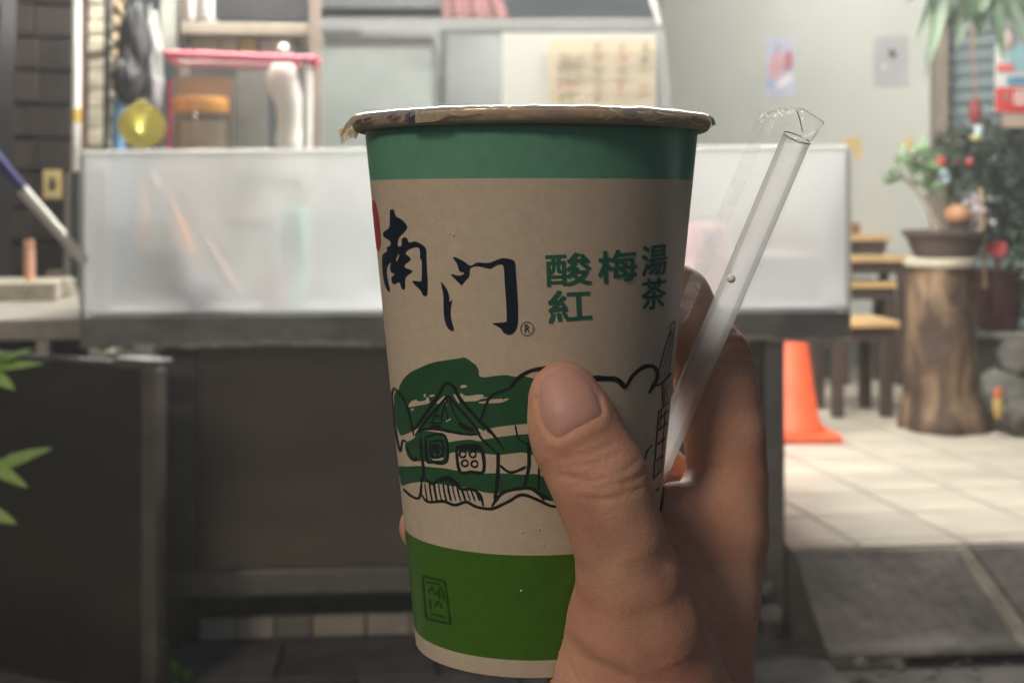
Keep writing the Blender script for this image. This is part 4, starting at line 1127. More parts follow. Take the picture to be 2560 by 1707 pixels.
shrub('potted_shrub', 'dense dark green shrub growing from the maroon pot', Vector((pc_.x, pd, zp + hp_ - .02)), None,
      ((2480, 470, 75, 75, 6.0), (2540, 540, 70, 80, 6.0), (2420, 420, 60, 50, 6.15), (2520, 400, 80, 55, 6.2), (2470, 560, 50, 50, 6.0), (2580, 460, 70, 90, 6.1)), dark_leaf, 260, .05, .022)
shrub('potted_shrub', 'mid green bushy shrub at the right edge beside the red flower', P(2620, 900, 6.0), None,
      ((2570, 650, 40, 60, 5.9), (2585, 740, 45, 50, 5.9), (2560, 590, 35, 40, 6.0)), mat('mid_leaf', (.06, .11, .06), rough=.5, var=.4, scale=14), 130, .045, .024, .012)
shrub('potted_shrub', 'grey green bush rising behind the bonsai below the shutter', P(2390, 930, 6.9), None,
      ((2400, 370, 50, 50, 6.9), (2360, 400, 40, 50, 6.9), (2460, 350, 60, 40, 6.9), (2540, 340, 60, 40, 6.9)), mat('grey_leaf', (.085, .10, .075), rough=.6, var=.4, scale=14), 170, .055, .026, .012)
for k, (x, y, s, lab) in enumerate(((2352, 408, .030, 'red ball ornament hanging left in the dark shrub'), (2424, 407, .024, 'red ball ornament hanging right in the dark shrub'), (2392, 408, .016, 'tiny dark red ball between the two red balls'))):
    c = P(x, y, 5.72); mb = MB()
    mb.lathe([(0, -s * .8), (s * .6, -s * .6), (s * .8, 0), (s * .6, s * .6), (s * .18, s * .82), (s * .15, s * 1.0), (0, s * 1.0)], tuple(c), n=16)
    single('ornament', mb, mat('ornament_red_%d' % k, ((.36, .04, .035), (.26, .03, .03), (.12, .025, .025))[k], rough=.35), lab, 'ornament', smooth=60)
bag(P(2360, 446, 5.7), .026, .02, .034, mat('blue_white_bag', (.46, .56, .68), rough=.3, var=.25), 'small blue white pouch hanging in the bonsai leaves', 'pouch', 'pouch', seed=21, crump=.2, n=12)
c = P(2492, 622, 5.75)
fl = thing('red_flower', 'single red flower in front of the dark shrub', 'flower', c - Vector((0, 0, .09)))
for k in range(7):
    a_ = k * 2 * math.pi / 7
    q = MB(); d = Vector((math.cos(a_), -.35, math.sin(a_) * .7)); q.leaf(c, d, Vector((0, -1, .3)), .046, .034, fold=.3); part('petal', q, mat('red_petal', (.36, .025, .03), rough=.5, var=.15), fl, smooth=180)
q = MB(); q.tube([c - Vector((0, 0, .09)), c], .004, 6); part('stem', q, dark_leaf, fl)
mb = MB(); mb.tube([P(2452, 470, 5.65), P(2458, 600, 5.66), P(2462, 720, 5.68)], [.009, .010, .011], 8); mb.tube([P(2405, 640, 5.66), P(2462, 634, 5.66)], .008, 8)
single('wooden_stake', mb, mat('bamboo_stake', (.40, .30, .18), rough=.6, var=.2), 'tan wooden stake with a cross bar right of the bonsai tray', 'stake', smooth=50)
# hanging fern at the top
fnl = mat('fern_leaf', (.060, .100, .055), rough=.5, var=.4, scale=10)
fern = thing('hanging_fern', 'hanging plant with long drooping leaves at the top right corner', 'plant', P(2430, -120, 5.6))
for (x0, y0_, x1, y1_, w_, d_) in ((2360, -80, 2288, 120, 20, 5.6), (2380, -80, 2312, 186, 26, 5.55), (2400, -80, 2340, 100, 34, 5.6), (2420, -90, 2392, 130, 40, 5.65), (2440, -90, 2450, 95, 46, 5.6), (2470, -90, 2516, 158, 24, 5.5),
                               (2480, -90, 2560, 110, 34, 5.6), (2400, -90, 2372, 70, 40, 5.7), (2500, -90, 2490, 70, 40, 5.65), (2430, -90, 2420, 60, 44, 5.5), (2520, -100, 2600, 60, 40, 5.6), (2380, -100, 2262, 8, 16, 5.5), (2490, -100, 2450, 30, 40, 5.5), (2540, -100, 2545, 60, 40, 5.7), (2350, -60, 2330, 60, 30, 5.6)):
    a, b = P(x0, y0_, d_), P(x1, y1_, d_ - .05)
    q = MB(); q.leaf(a, b - a, Vector((random.uniform(-.5, .5), -1, .2)), (b - a).length * 1.02, w_ * 1.25 / F * d_, fold=.3, droop=random.uniform(-.08, .10)); part('leaf', q, fnl, fern, smooth=180)
mb = MB(); c = P(2430, -120, 5.6); mb.lathe([(.05, -.12), (.09, -.02), (.10, .02), (0, .02)], tuple(c), n=20); part('pot', mb, dwood, fern, smooth=50)
mb = MB(); c = P(2430, -120, 5.6); mb.tube([c, Vector((c.x, c.y, 3.195))], .003, 6); part('wire', mb, steel2, fern)
bag(P(2520, 100, 6.3), .028, .02, .05, mat('pinkish_bag', (.50, .38, .37), rough=.5, var=.2), 'pinkish white paper lantern hanging above the sign', 'paper_lantern', 'lantern', seed=33, crump=.15, n=12)
# stones and small bottle by the stand
for k, (x, y, d, s, lab) in enumerate(((2500, 985, 5.62, .11, 'grey boulder at the foot of the round stone stand'), (2555, 900, 5.7, .10, 'pale boulder at the right edge above the grey one'), (2560, 1040, 5.5, .09, 'low grey boulder in the right corner of the floor'))):
    c = P(x, y, d); single('boulder', rock((c.x, c.y, max(c.z, FZ + s * .75)), s, 40 + k, (1.1, 1, .85), 14), mat('boulder_%d' % k, ((.10, .097, .085), (.085, .08, .07), (.10, .095, .085))[k], rough=.85, var=.35, scale=9, bump=.6, bscale=30), lab, 'stone', smooth=180)
c = P(2495, 1048, 5.42)
bo = thing('small_bottle', 'small ochre bottle with an orange cap in front of the grey boulder', 'bottle', (c.x, c.y, c.z))
mb = MB(); mb.lathe([(.012, 0), (.017, .005), (.018, .075), (.012, .085)], tuple(c), n=16); part('body', mb, mat('ochre', (.40, .26, .08), rough=.5), bo, smooth=50)
mb = MB(); mb.lathe([(.013, .085), (.017, .087), (.017, .122), (0, .124)], tuple(c), n=16); part('cap', mb, mat('orange_cap', (.52, .13, .05), rough=.5), bo, smooth=50)
# ================================================================== the cup
AX, AY = 0.0049, 0.353
KA, KK = 0.04049, 0.0995
ZB, ZT = -0.1110, 0.0186           # foot and shoulder of the cup, relative to the lens
def RC(z):
    return KA + KK * z
def cone_pt(px, py, off=0.0):
    """where the line of sight of a pixel meets the paper of the cup"""
    rz = -(py - HY) / F
    for _ in range(60):
        rx = (px - 1280) / F
        a = rx * rx + 1 - (KK * rz) ** 2
        b = -2 * (rx * AX + AY) - 2 * (KA + off) * KK * rz
        c = AX * AX + AY * AY - (KA + off) ** 2
        D = b * b - 4 * a * c
        if D > 2e-6:
            t = (-b - math.sqrt(D)) / (2 * a)
            return Vector((rx * t, t, CZ + rz * t))
        px += 1.2 if px < 1321 else -1.2
    t = AY
    return Vector((rx * t, t, CZ + rz * t))

kraft = mat('kraft_paper', (0.54, 0.47, 0.375), rough=0.45, var=0.06, scale=420, bump=0.02, bscale=900, detail=3)
ink_top = mat('ink_veiled_green', (0.118, 0.32, 0.235), rough=0.34, var=0.07, scale=300)  # band ink lightened, lens veil put into the colour
ink_low = mat('ink_grass_green', (0.052, 0.155, 0.018), rough=0.36, var=0.08, scale=300)
ink_wash = mat('ink_brush_green', (0.022, 0.092, 0.043), rough=0.4, var=0.1, scale=200)
ink_navy = mat('ink_navy', (0.010, 0.020, 0.040), rough=0.3, var=0.1, scale=100)
ink_line = mat('ink_black_green', (0.013, 0.018, 0.024), rough=0.4, var=0.1, scale=100)
ink_teal = mat('ink_teal', (0.030, 0.140, 0.100), rough=0.36, var=0.08, scale=100)
ink_red = mat('ink_seal_red', (0.42, 0.045, 0.05), rough=0.4, var=0.1, scale=100)
kraft_in = mat('cup_inside', (0.7, 0.68, 0.62), rough=0.3, var=0.03)

cup = thing('paper_cup', 'tall kraft paper drink cup with green bands and brush lettering held in the hand', 'paper cup',
            (AX, AY, CZ + ZB))
mb = MB()
C0 = (AX, AY, CZ)
zs = [(-0.1110, 0), (-0.1068, 0), (-0.1066, 1), (-0.0816, 1), (-0.0814, 0), (-0.06, 0), (-0.03, 0), (0.0, 0), (0.0058, 0), (0.0060, 2), (0.0186, 2)]
prof = [(RC(ZB) - 0.0025, ZB + 0.006), (RC(ZB) - 0.0016, ZB + 0.0005), (RC(ZB) - 0.0006, ZB)]
mis = [0, 0, 0]
for i, (z, k) in enumerate(zs):
    prof.append((RC(z) + (0.0 if i else 0.0), z))
    mis.append(zs[i + 1][1] if i + 1 < len(zs) else 2)
mis = mis[:len(prof) - 1]
# keep the band edges crisp: a segment takes the ink of its upper ring
mis = []
allz = [None, None, None] + [k for _, k in zs]
for i in range(len(prof) - 1):
    k = allz[i + 1]
    mis.append(0 if k is None else k)
mb.lathe(prof, C0, n=160, mis=mis + [0])
mb.f.pop(); mb.m.pop()               # open at the top
part('body', mb, [kraft, ink_low, ink_top], cup, smooth=50)
mb = MB()                            # inside wall
mb.lathe([(RC(-0.105) - 0.001, -0.105), (RC(0.0205) - 0.0006, 0.0205)], C0, n=96); mb.f.pop(); mb.m.pop()
part('inner_wall', mb, kraft_in, cup, smooth=60)
mb = MB()                            # rolled rim
rv, rf = [], []
for i in range(128):
    t = 2 * math.pi * i / 128
    for j in range(14):
        q = 2 * math.pi * j / 14
        rr = 0.0436 + 0.0019 * math.cos(q)
        rv.append((AX + rr * math.cos(t), AY + rr * math.sin(t), CZ + 0.0199 + 0.0019 * math.sin(q)))
        rf.append((i * 14 + j, ((i + 1) % 128) * 14 + j, ((i + 1) % 128) * 14 + (j + 1) % 14, i * 14 + (j + 1) % 14))
mb.add(rv, rf)
rim_m = mat('shaded_rim_paper', (0.40, 0.34, 0.275), rough=0.7, var=0.08, scale=200)  # paper tone darkened, shade on the rim put into the colour
rim = part('rolled_rim', mb, rim_m, cup, smooth=60)

# sealing film: a lid sheet with a crinkled skirt over the rim
def film_lid():
    m = bpy.data.materials.new('sealing_film'); m.use_nodes = True
    t = m.node_tree; N, L = t.nodes, t.links; N.clear()
    o = N.new('ShaderNodeOutputMaterial')
    tc = N.new('ShaderNodeTexCoord')
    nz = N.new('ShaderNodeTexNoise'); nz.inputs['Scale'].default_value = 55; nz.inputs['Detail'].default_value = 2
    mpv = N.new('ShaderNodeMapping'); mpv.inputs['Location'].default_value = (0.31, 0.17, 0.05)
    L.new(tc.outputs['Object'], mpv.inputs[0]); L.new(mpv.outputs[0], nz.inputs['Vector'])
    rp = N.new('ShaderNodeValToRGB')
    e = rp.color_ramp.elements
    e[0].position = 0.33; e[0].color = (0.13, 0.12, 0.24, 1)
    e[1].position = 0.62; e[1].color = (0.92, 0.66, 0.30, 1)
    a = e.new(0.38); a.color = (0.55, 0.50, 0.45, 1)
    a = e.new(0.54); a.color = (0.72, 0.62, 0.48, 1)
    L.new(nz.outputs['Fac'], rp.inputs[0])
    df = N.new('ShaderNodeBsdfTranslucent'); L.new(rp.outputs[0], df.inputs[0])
    dd = N.new('ShaderNodeBsdfDiffuse'); L.new(rp.outputs[0], dd.inputs[0])
    mx = N.new('ShaderNodeMixShader'); mx.inputs[0].default_value = 0.5
    L.new(df.outputs[0], mx.inputs[1]); L.new(dd.outputs[0], mx.inputs[2])
    tr = N.new('ShaderNodeBsdfTransparent'); tr.inputs[0].default_value = (0.93, 0.9, 0.86, 1)
    m1 = N.new('ShaderNodeMixShader'); m1.inputs[0].default_value = 0.38
    L.new(tr.outputs[0], m1.inputs[1]); L.new(mx.outputs[0], m1.inputs[2])
    gl = N.new('ShaderNodeBsdfGlossy'); gl.inputs['Roughness'].default_value = 0.12
    lw = N.new('ShaderNodeLayerWeight'); lw.inputs[0].default_value = 0.4
    m2 = N.new('ShaderNodeMixShader')
    hm = N.new('ShaderNodeMath'); hm.operation = 'MULTIPLY'; hm.inputs[1].default_value = 0.45
    L.new(lw.outputs['Fresnel'], hm.inputs[0]); L.new(hm.outputs[0], m2.inputs[0]); L.new(m1.outputs[0], m2.inputs[1]); L.new(gl.outputs[0], m2.inputs[2])
    L.new(m2.outputs[0], o.inputs[0])
    return m
mb = MB()
NS = 360
def skirt(i, j):
    t = i * 2 * math.pi
    fr = abs(((math.degrees(t) + 180) % 360) - 180)          # 0 = right, 180 = left
    nn = mnoise.noise(Vector((math.cos(t) * 6, math.sin(t) * 6, 1.3)))
    n2 = mnoise.noise(Vector((math.cos(t) * 22, math.sin(t) * 22, 4.7)))
    n3 = mnoise.noise(Vector((math.cos(t) * 48, math.sin(t) * 48, 9.1)))
    left = math.exp(-((fr - 176) / 9.0) ** 2)
    right = math.exp(-(fr / 7.0) ** 2)
    drop = 0.0022 + 0.0013 * nn + 0.0009 * n2 + 0.0034 * left + 0.0004 * n3
    flare = 0.0004 + 0.0005 * abs(n2) + 0.0021 * left + 0.0009 * right
    if j < 0.34:
        k = j / 0.34
        r = 0.0405 + (0.0440 - 0.0405) * k; z = 0.0222 + 0.0003 * n2 * k + 0.0003 * nn * k
    else:
        k = (j - 0.34) / 0.66
        r = 0.0440 + 0.0019 * math.sin(min(k * 2.2, 1) * math.pi / 2) + flare * k + 0.0006 * n3 * k + 0.0003 * n2
        z = 0.0222 + 0.0003 * n2 * (1 - k) + 0.0003 * nn * (1 - k) - drop * k ** 1.3 - 0.0002 * k + 0.0004 * n3 * k
    return (AX + r * math.cos(t), AY + r * math.sin(t), CZ + z)
mb.grid(skirt, NS, 12)
sealing = part('sealing_film', mb, film_lid(), cup, smooth=180)
mb = MB()
mb.lathe([(0.0, 0.0221), (0.02, 0.0221), (0.0404, 0.0222)], C0, n=64)
mb.f = mb.f[:-1]; mb.m = mb.m[:-1]
part('film_lid', mb, film('lid_film', haze=0.3, gloss=0.2), cup, smooth=180)

# ------------------------------------------------------------------ print on the cup
LAYER = [0.00005]
def lay():
    LAYER[0] += 0.0000009
    return LAYER[0]
def zc(org, sc, pts):
    return [(org[0] + x / sc, org[1] + y / sc) for x, y in pts]
def cr(pts, closed, n=4):
    out = []
    m = len(pts)
    rng = range(m) if closed else range(m - 1)
    for i in rng:
        g = (lambda k: Vector(pts[k % m])) if closed else (lambda k: Vector(pts[max(0, min(m - 1, k))]))
        a, b, c, d = g(i - 1), g(i), g(i + 1), g(i + 2)
        for k in range(n):
            t = k / n
            out.append(0.5 * ((2 * b) + (c - a) * t + (2 * a - 5 * b + 4 * c - d) * t * t + (3 * b - a - 3 * c + d) * t ** 3))
    if not closed: out.append(Vector(pts[-1]))
    return out
MAPPER = [None]
def rim_pt(px, py, off):
    rx = (px - 1280) / F; rz = -(py - HY) / F
    r = 0.04615 + off
    aa = rx * rx + 1; bb = -2 * (rx * AX + AY); cc_ = AX * AX + AY * AY - r * r
    D = max(0.0, bb * bb - 4 * aa * cc_)
    t = (-bb - math.sqrt(D)) / (2 * aa)
    return Vector((rx * t, t, CZ + rz * t))
def decal(bm, off, mbuf):
    """wrap flat print (pixel coordinates) onto the cup"""
    xs = [v.co.x for v in bm.verts]
    cols = [1328 + s_ * d_ for s_ in (-1, 1) for d_ in list(range(7, 170, 14)) + list(range(176, 240, 7)) + list(range(242, 300, 4)) + [300 + 1.6 * k for k in range(80)]]
    for x in sorted(cols):
        if min(xs) < x < max(xs):
            bmesh.ops.bisect_plane(bm, geom=bm.verts[:] + bm.edges[:] + bm.faces[:], plane_co=(x, 0, 0), plane_no=(1, 0, 0))
    bm.verts.index_update()
    vs = [(MAPPER[0] or cone_pt)(v.co.x, -v.co.y, off) for v in bm.verts]
    fs = []
    for f in bm.faces:
        idx = [v.index for v in f.verts]
        n = f.normal
        fs.append(idx if n.z > 0 else idx[::-1])
    mbuf.add(vs, fs)
    bm.free()
def fill(polys, mbuf, off=None, smooth=3, jag=0.0):
    bm = bmesh.new()
    for poly in polys:
        pts = cr([Vector((a, b)) for a, b in poly], True, smooth) if smooth else [Vector(p) for p in poly]
        if jag: pts = [p + Vector((random.uniform(-jag, jag), random.uniform(-jag, jag))) for p in pts]
        vs = [bm.verts.new((p.x, -p.y, 0)) for p in pts]
        for i in range(len(vs)):
            bm.edges.new((vs[i], vs[(i + 1) % len(vs)]))
    bmesh.ops.triangle_fill(bm, edges=bm.edges[:], use_beauty=True, use_dissolve=False)
    bm.normal_update()
    decal(bm, off or lay(), mbuf)
def stroke(pts, wid, mbuf, n=5, taper=True, jit=0.12):
    q = cr([Vector(p) for p in pts], False, n)
    bm = bmesh.new()
    rows = []
    m = len(q)
    for i, p in enumerate(q):
        d = (q[min(i + 1, m - 1)] - q[max(i - 1, 0)])
        d = d.normalized() if d.length > 1e-6 else Vector((1, 0))
        nn = Vector((-d.y, d.x))
        ww = wid / 2 * (1 + random.uniform(-jit, jit))
        if taper:
            e = min(i, m - 1 - i) / max(1, m - 1)
            ww *= min(1.0, 0.45 + e * 5)
        rows.append((bm.verts.new((p.x + nn.x * ww, -(p.y + nn.y * ww), 0)), bm.verts.new((p.x - nn.x * ww, -(p.y - nn.y * ww), 0))))
    for i in range(m - 1):
        a, b = rows[i]; c, d2 = rows[i + 1]
        try: bm.faces.new((a, b, d2, c))
        except ValueError: pass
    bm.normal_update()
    decal(bm, lay(), mbuf)

O1 = (940, 860); S1 = 3.564
def h(*pts): return zc(O1, S1, pts)
g = MB()
fill([h((200,420),(215,360),(280,270),(400,205),(550,155),(740,127),(790,122),(870,170),(910,220),(920,280),(960,295),(1050,285),(1160,275),(1240,290),(1330,288),(1410,310),(1460,350),(1500,520),(1490,700),(1370,705),(1290,712),(1230,718),(1100,735),(1010,752),(960,770),(920,800),(780,800),(650,790),(560,770),(420,760),(375,750),(300,785),(230,812),(212,800),(172,700),(158,600),(160,480),(172,430))], g, jag=0.5)
fill([h((262,880),(330,845),(370,800),(410,770),(560,790),(612,845),(640,872),(740,858),(830,850),(930,862),(1000,842),(1200,812),(1380,800),(1480,800),(1490,1000),(1400,990),(1300,962),(1100,985),(960,972),(720,958),(640,985),(632,1055),(500,1052),(400,1040),(335,1042),(290,1010),(262,940))], g, jag=0.5)
fill([h((192,1092),(300,1090),(400,1085),(600,1105),(740,1130),(900,1150),(1100,1150),(1300,1162),(1450,1160),(1550,1240),(1640,1390),(1500,1382),(1380,1300),(1250,1280),(1160,1300),(1080,1330),(940,1315),(850,1280),(740,1270),(600,1250),(400,1228),(300,1238),(228,1256),(212,1180))], g, jag=0.5)
part('printed_green_wash', g, ink_wash, cup)
g = MB()
for poly in ([(290,545),(320,505),(360,495),(380,510),(440,500),(452,470),(468,480),(478,520),(440,535),(360,550),(300,562)],
             [(745,445),(770,440),(800,462),(900,450),(960,452),(950,470),(1000,475),(930,490),(905,505),(830,510),(770,510),(750,480)],
             [(920,515),(1000,505),(1040,490),(1170,485),(1180,492),(1120,520),(1040,525),(930,528)],
             [(750,375),(780,362),(812,372),(800,385),(760,392)], [(425,450),(440,440),(442,470),(428,472)],
             [(478,455),(520,448),(518,465),(480,470)], [(310,580),(335,572),(335,585),(315,592)],
             [(345,770),(370,752),(380,770),(345,815),(335,800)], [(905,755),(940,760),(1000,830),(985,838),(940,800)],
             [(540,520),(600,465),(612,470),(560,530)], [(690,455),(710,452),(745,520),(730,520)],
             [(612,510),(630,495),(632,540),(618,550)], [(625,680),(668,660),(665,672),(630,692)],
             [(500,1025),(540,1012),(598,1010),(590,1032),(520,1035)], [(1240,1300),(1250,1325),(1120,1400),(1080,1435),(1110,1380)]):
    fill([h(*poly)], g, smooth=2)
part('printed_paper_fleck', g, kraft, cup)
g = MB()
def hs(wd, *pts): stroke(h(*pts), wd / S1, g)
hs(30,(330,770),(420,650),(560,450),(600,375),(640,350),(690,380),(760,500),(900,660),(1040,800),(1140,940))
hs(24,(345,815),(470,650),(600,505),(645,465),(720,550),(880,730),(940,840),(1090,985))
hs(22,(390,790),(420,760),(560,755),(650,775),(780,800),(930,805))
hs(18,(640,480),(595,600),(585,690)); hs(16,(655,490),(690,600),(745,690)); hs(14,(500,640),(590,645)); hs(14,(460,700),(590,705)); hs(42,(735,700),(800,745),(870,770))
hs(14,(560,560),(500,690)); hs(12,(620,560),(640,680)); hs(26,(480,730),(580,735))
hs(26,(395,830),(408,1000),(425,1150),(400,1230)); hs(34,(1088,960),(1083,1200),(1058,1390))
hs(26,(440,825),(610,815),(628,1040),(500,1050),(455,1030),(440,825)); hs(22,(480,870),(585,865),(590,990),(500,1000),(480,870)); hs(18,(530,860),(545,1000)); hs(18,(480,930),(590,925)); hs(24,(500,890),(570,980)); hs(22,(570,890),(500,970))
hs(30,(712,915),(820,905),(935,925),(958,1130),(850,1138),(745,1130),(712,915)); hs(34,(720,925),(930,935))
for cx, cy in ((772, 980), (862, 980), (792, 1060), (878, 1066)):
    hs(18, *[(cx + 30 * math.cos(a), cy + 28 * math.sin(a)) for a in (0, 1.05, 2.1, 3.14, 4.2, 5.25, 6.28)])
hs(20,(155,385),(240,480),(300,640),(335,815)); hs(18,(158,385),(140,480),(165,720),(213,955),(235,860),(272,872)); hs(30,(330,1040),(360,1010)); hs(16,(262,905),(330,1040))
hs(24,(930,690),(980,540),(1040,455),(1190,395)); hs(34,(1190,400),(1260,310),(1360,245),(1460,220),(1540,205)); hs(26,(985,730),(1010,790))
hs(16,(1240,720),(1270,840),(1360,900)); hs(30,(1355,870),(1362,1080),(1320,1275)); hs(24,(1100,1075),(1200,1142),(1340,1090)); hs(18,(1452,1080),(1450,1300))
hs(22,(240,1285),(310,1350),(385,1365),(405,1225)); hs(26,(400,1330),(460,1402),(600,1398),(700,1432),(800,1405),(880,1442),(960,1462),(1050,1460),(1180,1400),(1300,1340),(1450,1390),(1560,1440),(1670,1440))
hs(26,(415,1180),(500,1242),(560,1205),(640,1185),(720,1240),(760,1290),(860,1292),(930,1350),(955,1445)); hs(28,(1030,1445),(1120,1330),(1250,1290),(1400,1290),(1500,1390)); hs(20,(1400,1290),(1560,1390))
for k in range(12):
    x = 432 + k * 41
    hs(11 + (k % 3) * 4, (x, 1240 + (k > 7) * 60), (x + 12, 1320), (x + 24 + k * 1.5, 1395))
hs(40,(560,1215),(640,1200),(720,1250))
def t7(wd, *pts): stroke(zc((1300, 860), 3.564, pts), wd / 3.564, g)
t7(46,(640,300),(720,305),(850,312),(905,350),(940,395)); t7(34,(938,400),(1000,290),(1090,212),(1170,195),(1215,230),(1225,300),(1190,370),(1150,440))
def t5(wd, *pts): stroke(zc((1560, 780), 2.904, pts), wd / 2.904, g, taper=False)
t5(8,(370,65),(340,95),(340,145),(330,160),(285,310),(245,470)); t5(6,(370,65),(365,130),(330,165)); t5(4,(345,160),(300,330),(265,490)); t5(4,(358,150),(320,320),(290,480)); t5(4,(366,150),(345,300),(320,460))
t5(15,(180,590),(220,535),(270,520),(345,440)); t5(8,(280,520),(282,600),(285,690)); t5(5,(292,520),(298,680)); t5(5,(330,520),(310,560),(318,640))
t5(10,(255,720),(240,900),(215,1215)); t5(6,(275,700),(262,850)); t5(5,(300,700),(290,880),(270,1150)); t5(5,(248,1080),(248,1180))
t5(8,(255,720),(325,650)); t5(12,(250,860),(318,800)); t5(12,(258,780),(320,715)); t5(15,(245,960),(300,915)); t5(11,(232,1080),(290,1035)); t5(11,(215,1205),(275,1145)); t5(11,(230,1305),(258,1275)); t5(11,(150,1085),(170,1010),(205,965))
part('printed_village_drawing', g, ink_line, cup)
# brush characters
def k2(*pts): return zc((920, 480), 3.92, pts)
g = MB()
fill([k2((215,180),(235,172),(250,176),(275,240),(330,270),(376,325),(376,360),(330,415),(305,440),(290,480),(292,530),(328,525),(330,465),(350,445),(382,455),(400,495),(455,485),(500,500),(563,548),(570,650),(575,760),(582,880),(578,1000),(560,1018),(540,1013),(510,960),(440,890),(445,870),(510,875),(525,850),(525,680),(510,650),(505,560),(470,540),(400,560),(365,600),(408,640),(410,668),(360,708),(360,740),(423,765),(426,785),(380,820),(362,850),(360,940),(345,955),(325,940),(305,882),(260,902),(235,888),(230,835),(262,802),(228,790),(215,740),(225,690),(192,718),(180,770),(187,840),(210,950),(203,978),(180,950),(155,880),(140,760),(137,640),(150,605),(185,580),(183,542),(215,528),(216,482),(155,440),(148,400),(175,375),(208,345),(213,260)),
      k2((272,655),(298,606),(305,625),(282,680))], g)
part('printed_character', g, ink_navy, cup)
g = MB()
fill([k2((715,882),(740,905),(775,960),(792,1020),(797,1078),(822,1055),(818,1090),(808,1150),(812,1240),(838,1335),(833,1358),(815,1358),(780,1330),(750,1250),(740,1150),(738,1020),(722,930))], g)
fill([k2((837,640),(862,641),(940,680),(1000,722),(1050,700),(1080,690),(1180,695),(1250,670),(1320,648),(1400,660),(1438,690),(1447,800),(1462,1000),(1470,1200),(1462,1310),(1430,1375),(1380,1397),(1330,1380),(1300,1335),(1222,1290),(1232,1283),(1340,1275),(1358,1250),(1355,1100),(1340,900),(1330,740),(1300,708),(1250,720),(1200,750),(1120,735),(1070,725),(1000,745),(992,820),(950,870),(918,910),(900,900),(820,820),(826,805),(890,820),(935,805),(938,785),(895,775),(870,700),(837,655))], g)
part('printed_character', g, ink_navy, cup)
g = MB()
fill([k2((48,78),(68,100),(102,250),(118,420),(118,520),(98,575),(80,545),(60,430),(42,280),(34,130))], g)
part('printed_seal', g, ink_red, cup)
g = MB()
def z4(wd_, *pts): stroke(zc((1004, 1380), 6.535, pts), wd_ / 6.535, g, taper=False)
for pp_ in ([(335,380),(520,425),(700,480)], [(700,480),(750,820),(790,1165)], [(790,1165),(590,1120),(395,1080)], [(395,1080),(360,730),(335,380)]):
    z4(34, *pp_)
for pp_ in ([(430,640),(500,560),(545,690),(640,570),(690,780)], [(400,480),(520,500),(630,520)], [(450,760),(470,920)], [(530,880),(600,800),(650,910)], [(480,1000),(600,1030),(720,1060)], [(600,640),(620,760)]):
    z4(30, *pp_)
part('printed_stamp', g, mat('ink_stamp_green', (0.022, 0.075, 0.018), rough=0.36, var=0.2, scale=300), cup)
# tiny drops of condensation
dropm = mat('condensation', (0.70, 0.64, 0.54), rough=0.12, coat=0.5)
for k, (dx, dy, dr_) in enumerate(((1133,587,3.5),(1124,584,2.2),(1084,556,2.2),(1305,1329,2.6),(1347,1322,2.6),(1358,1362,2.4),(1303,1476,3))):
    cpt = cone_pt(dx, dy, 0.0001); nn_ = Vector((cpt.x - AX, cpt.y - AY, 0)).normalized()
    tx_ = Vector((0, 0, 1)).cross(nn_).normalized(); rr_ = dr_ * 0.000095
    q = MB(); q.lathe([(0, rr_ * .55), (rr_ * .5, rr_ * .48), (rr_ * .85, rr_ * .26), (rr_, 0)], tuple(cpt), n=10, M=Matrix((tx_, Vector((0, 0, 1)), nn_)).transposed())
    part('water_drop', q, dropm, cup, smooth=180)
# teal characters set from type
def glyph(ch, quad, mbuf, bold=0.018, shift=(0, 0)):
    cu = bpy.data.curves.new('type', 'FONT'); cu.body = ch; cu.offset = bold; cu.resolution_u = 4
    to = bpy.data.objects.new('type', cu); COL.objects.link(to)
    dg = bpy.context.evaluated_depsgraph_get()
    me = bpy.data.meshes.new_from_object(to.evaluated_get(dg))
    bm = bmesh.new(); bm.from_mesh(me)
    bmesh.ops.triangulate(bm, faces=bm.faces[:])
    xs = [v.co.x for v in bm.verts]; ys = [v.co.y for v in bm.verts]
    x0, x1, y0, y1 = min(xs), max(xs), min(ys), max(ys)
    TL, TR, BR, BL = [Vector(q) for q in quad]
    for v in bm.verts:
        a = (v.co.x - x0) / (x1 - x0); b = (y1 - v.co.y) / (y1 - y0)
        p = (TL * (1 - a) + TR * a) * (1 - b) + (BL * (1 - a) + BR * a) * b
        v.co = (p.x + shift[0], -p.y - shift[1], 0)
    bm.normal_update()
    decal(bm, lay(), mbuf)
    bpy.data.objects.remove(to); bpy.data.curves.remove(cu); bpy.data.meshes.remove(me)
for ch, q in (('酸', ((252,300),(690,278),(705,592),(262,614))), ('梅', ((765,272),(1140,243),(1148,547),(775,587))),
              ('湯', ((1195,225),(1450,190),(1440,485),(1195,520))), ('紅', ((272,660),(685,640),(703,937),(285,972))),
              ('茶', ((1195,548),(1440,518),(1428,815),(1195,847)))):
    g = MB(); 
    for sh_x, sh_y in ((-1.5, -1.2), (1.5, -1.2), (-1.5, 1.2), (1.5, 1.2), (0, 0)):
        glyph(ch, zc((1300, 560), 3.92, q), g, 0.0, (sh_x * (0.75 if q[0][0] > 1000 else 1), sh_y))
    part('printed_character', g, ink_teal, cup)
g = MB()
cc = (1300 + 70 / 3.92, 560 + 1027 / 3.92)
stroke([(cc[0] + 16.3 * math.cos(a * math.pi / 8), cc[1] + 16.8 * math.sin(a * math.pi / 8)) for a in range(17)], 1.7, g, taper=False, jit=0)
glyph('R', ((cc[0] - 6, cc[1] - 10.5), (cc[0] + 7, cc[1] - 10.5), (cc[0] + 7, cc[1] + 10), (cc[0] - 6, cc[1] + 10)), g, 0.0)
part('printed_trade_mark', g, ink_line, cup)

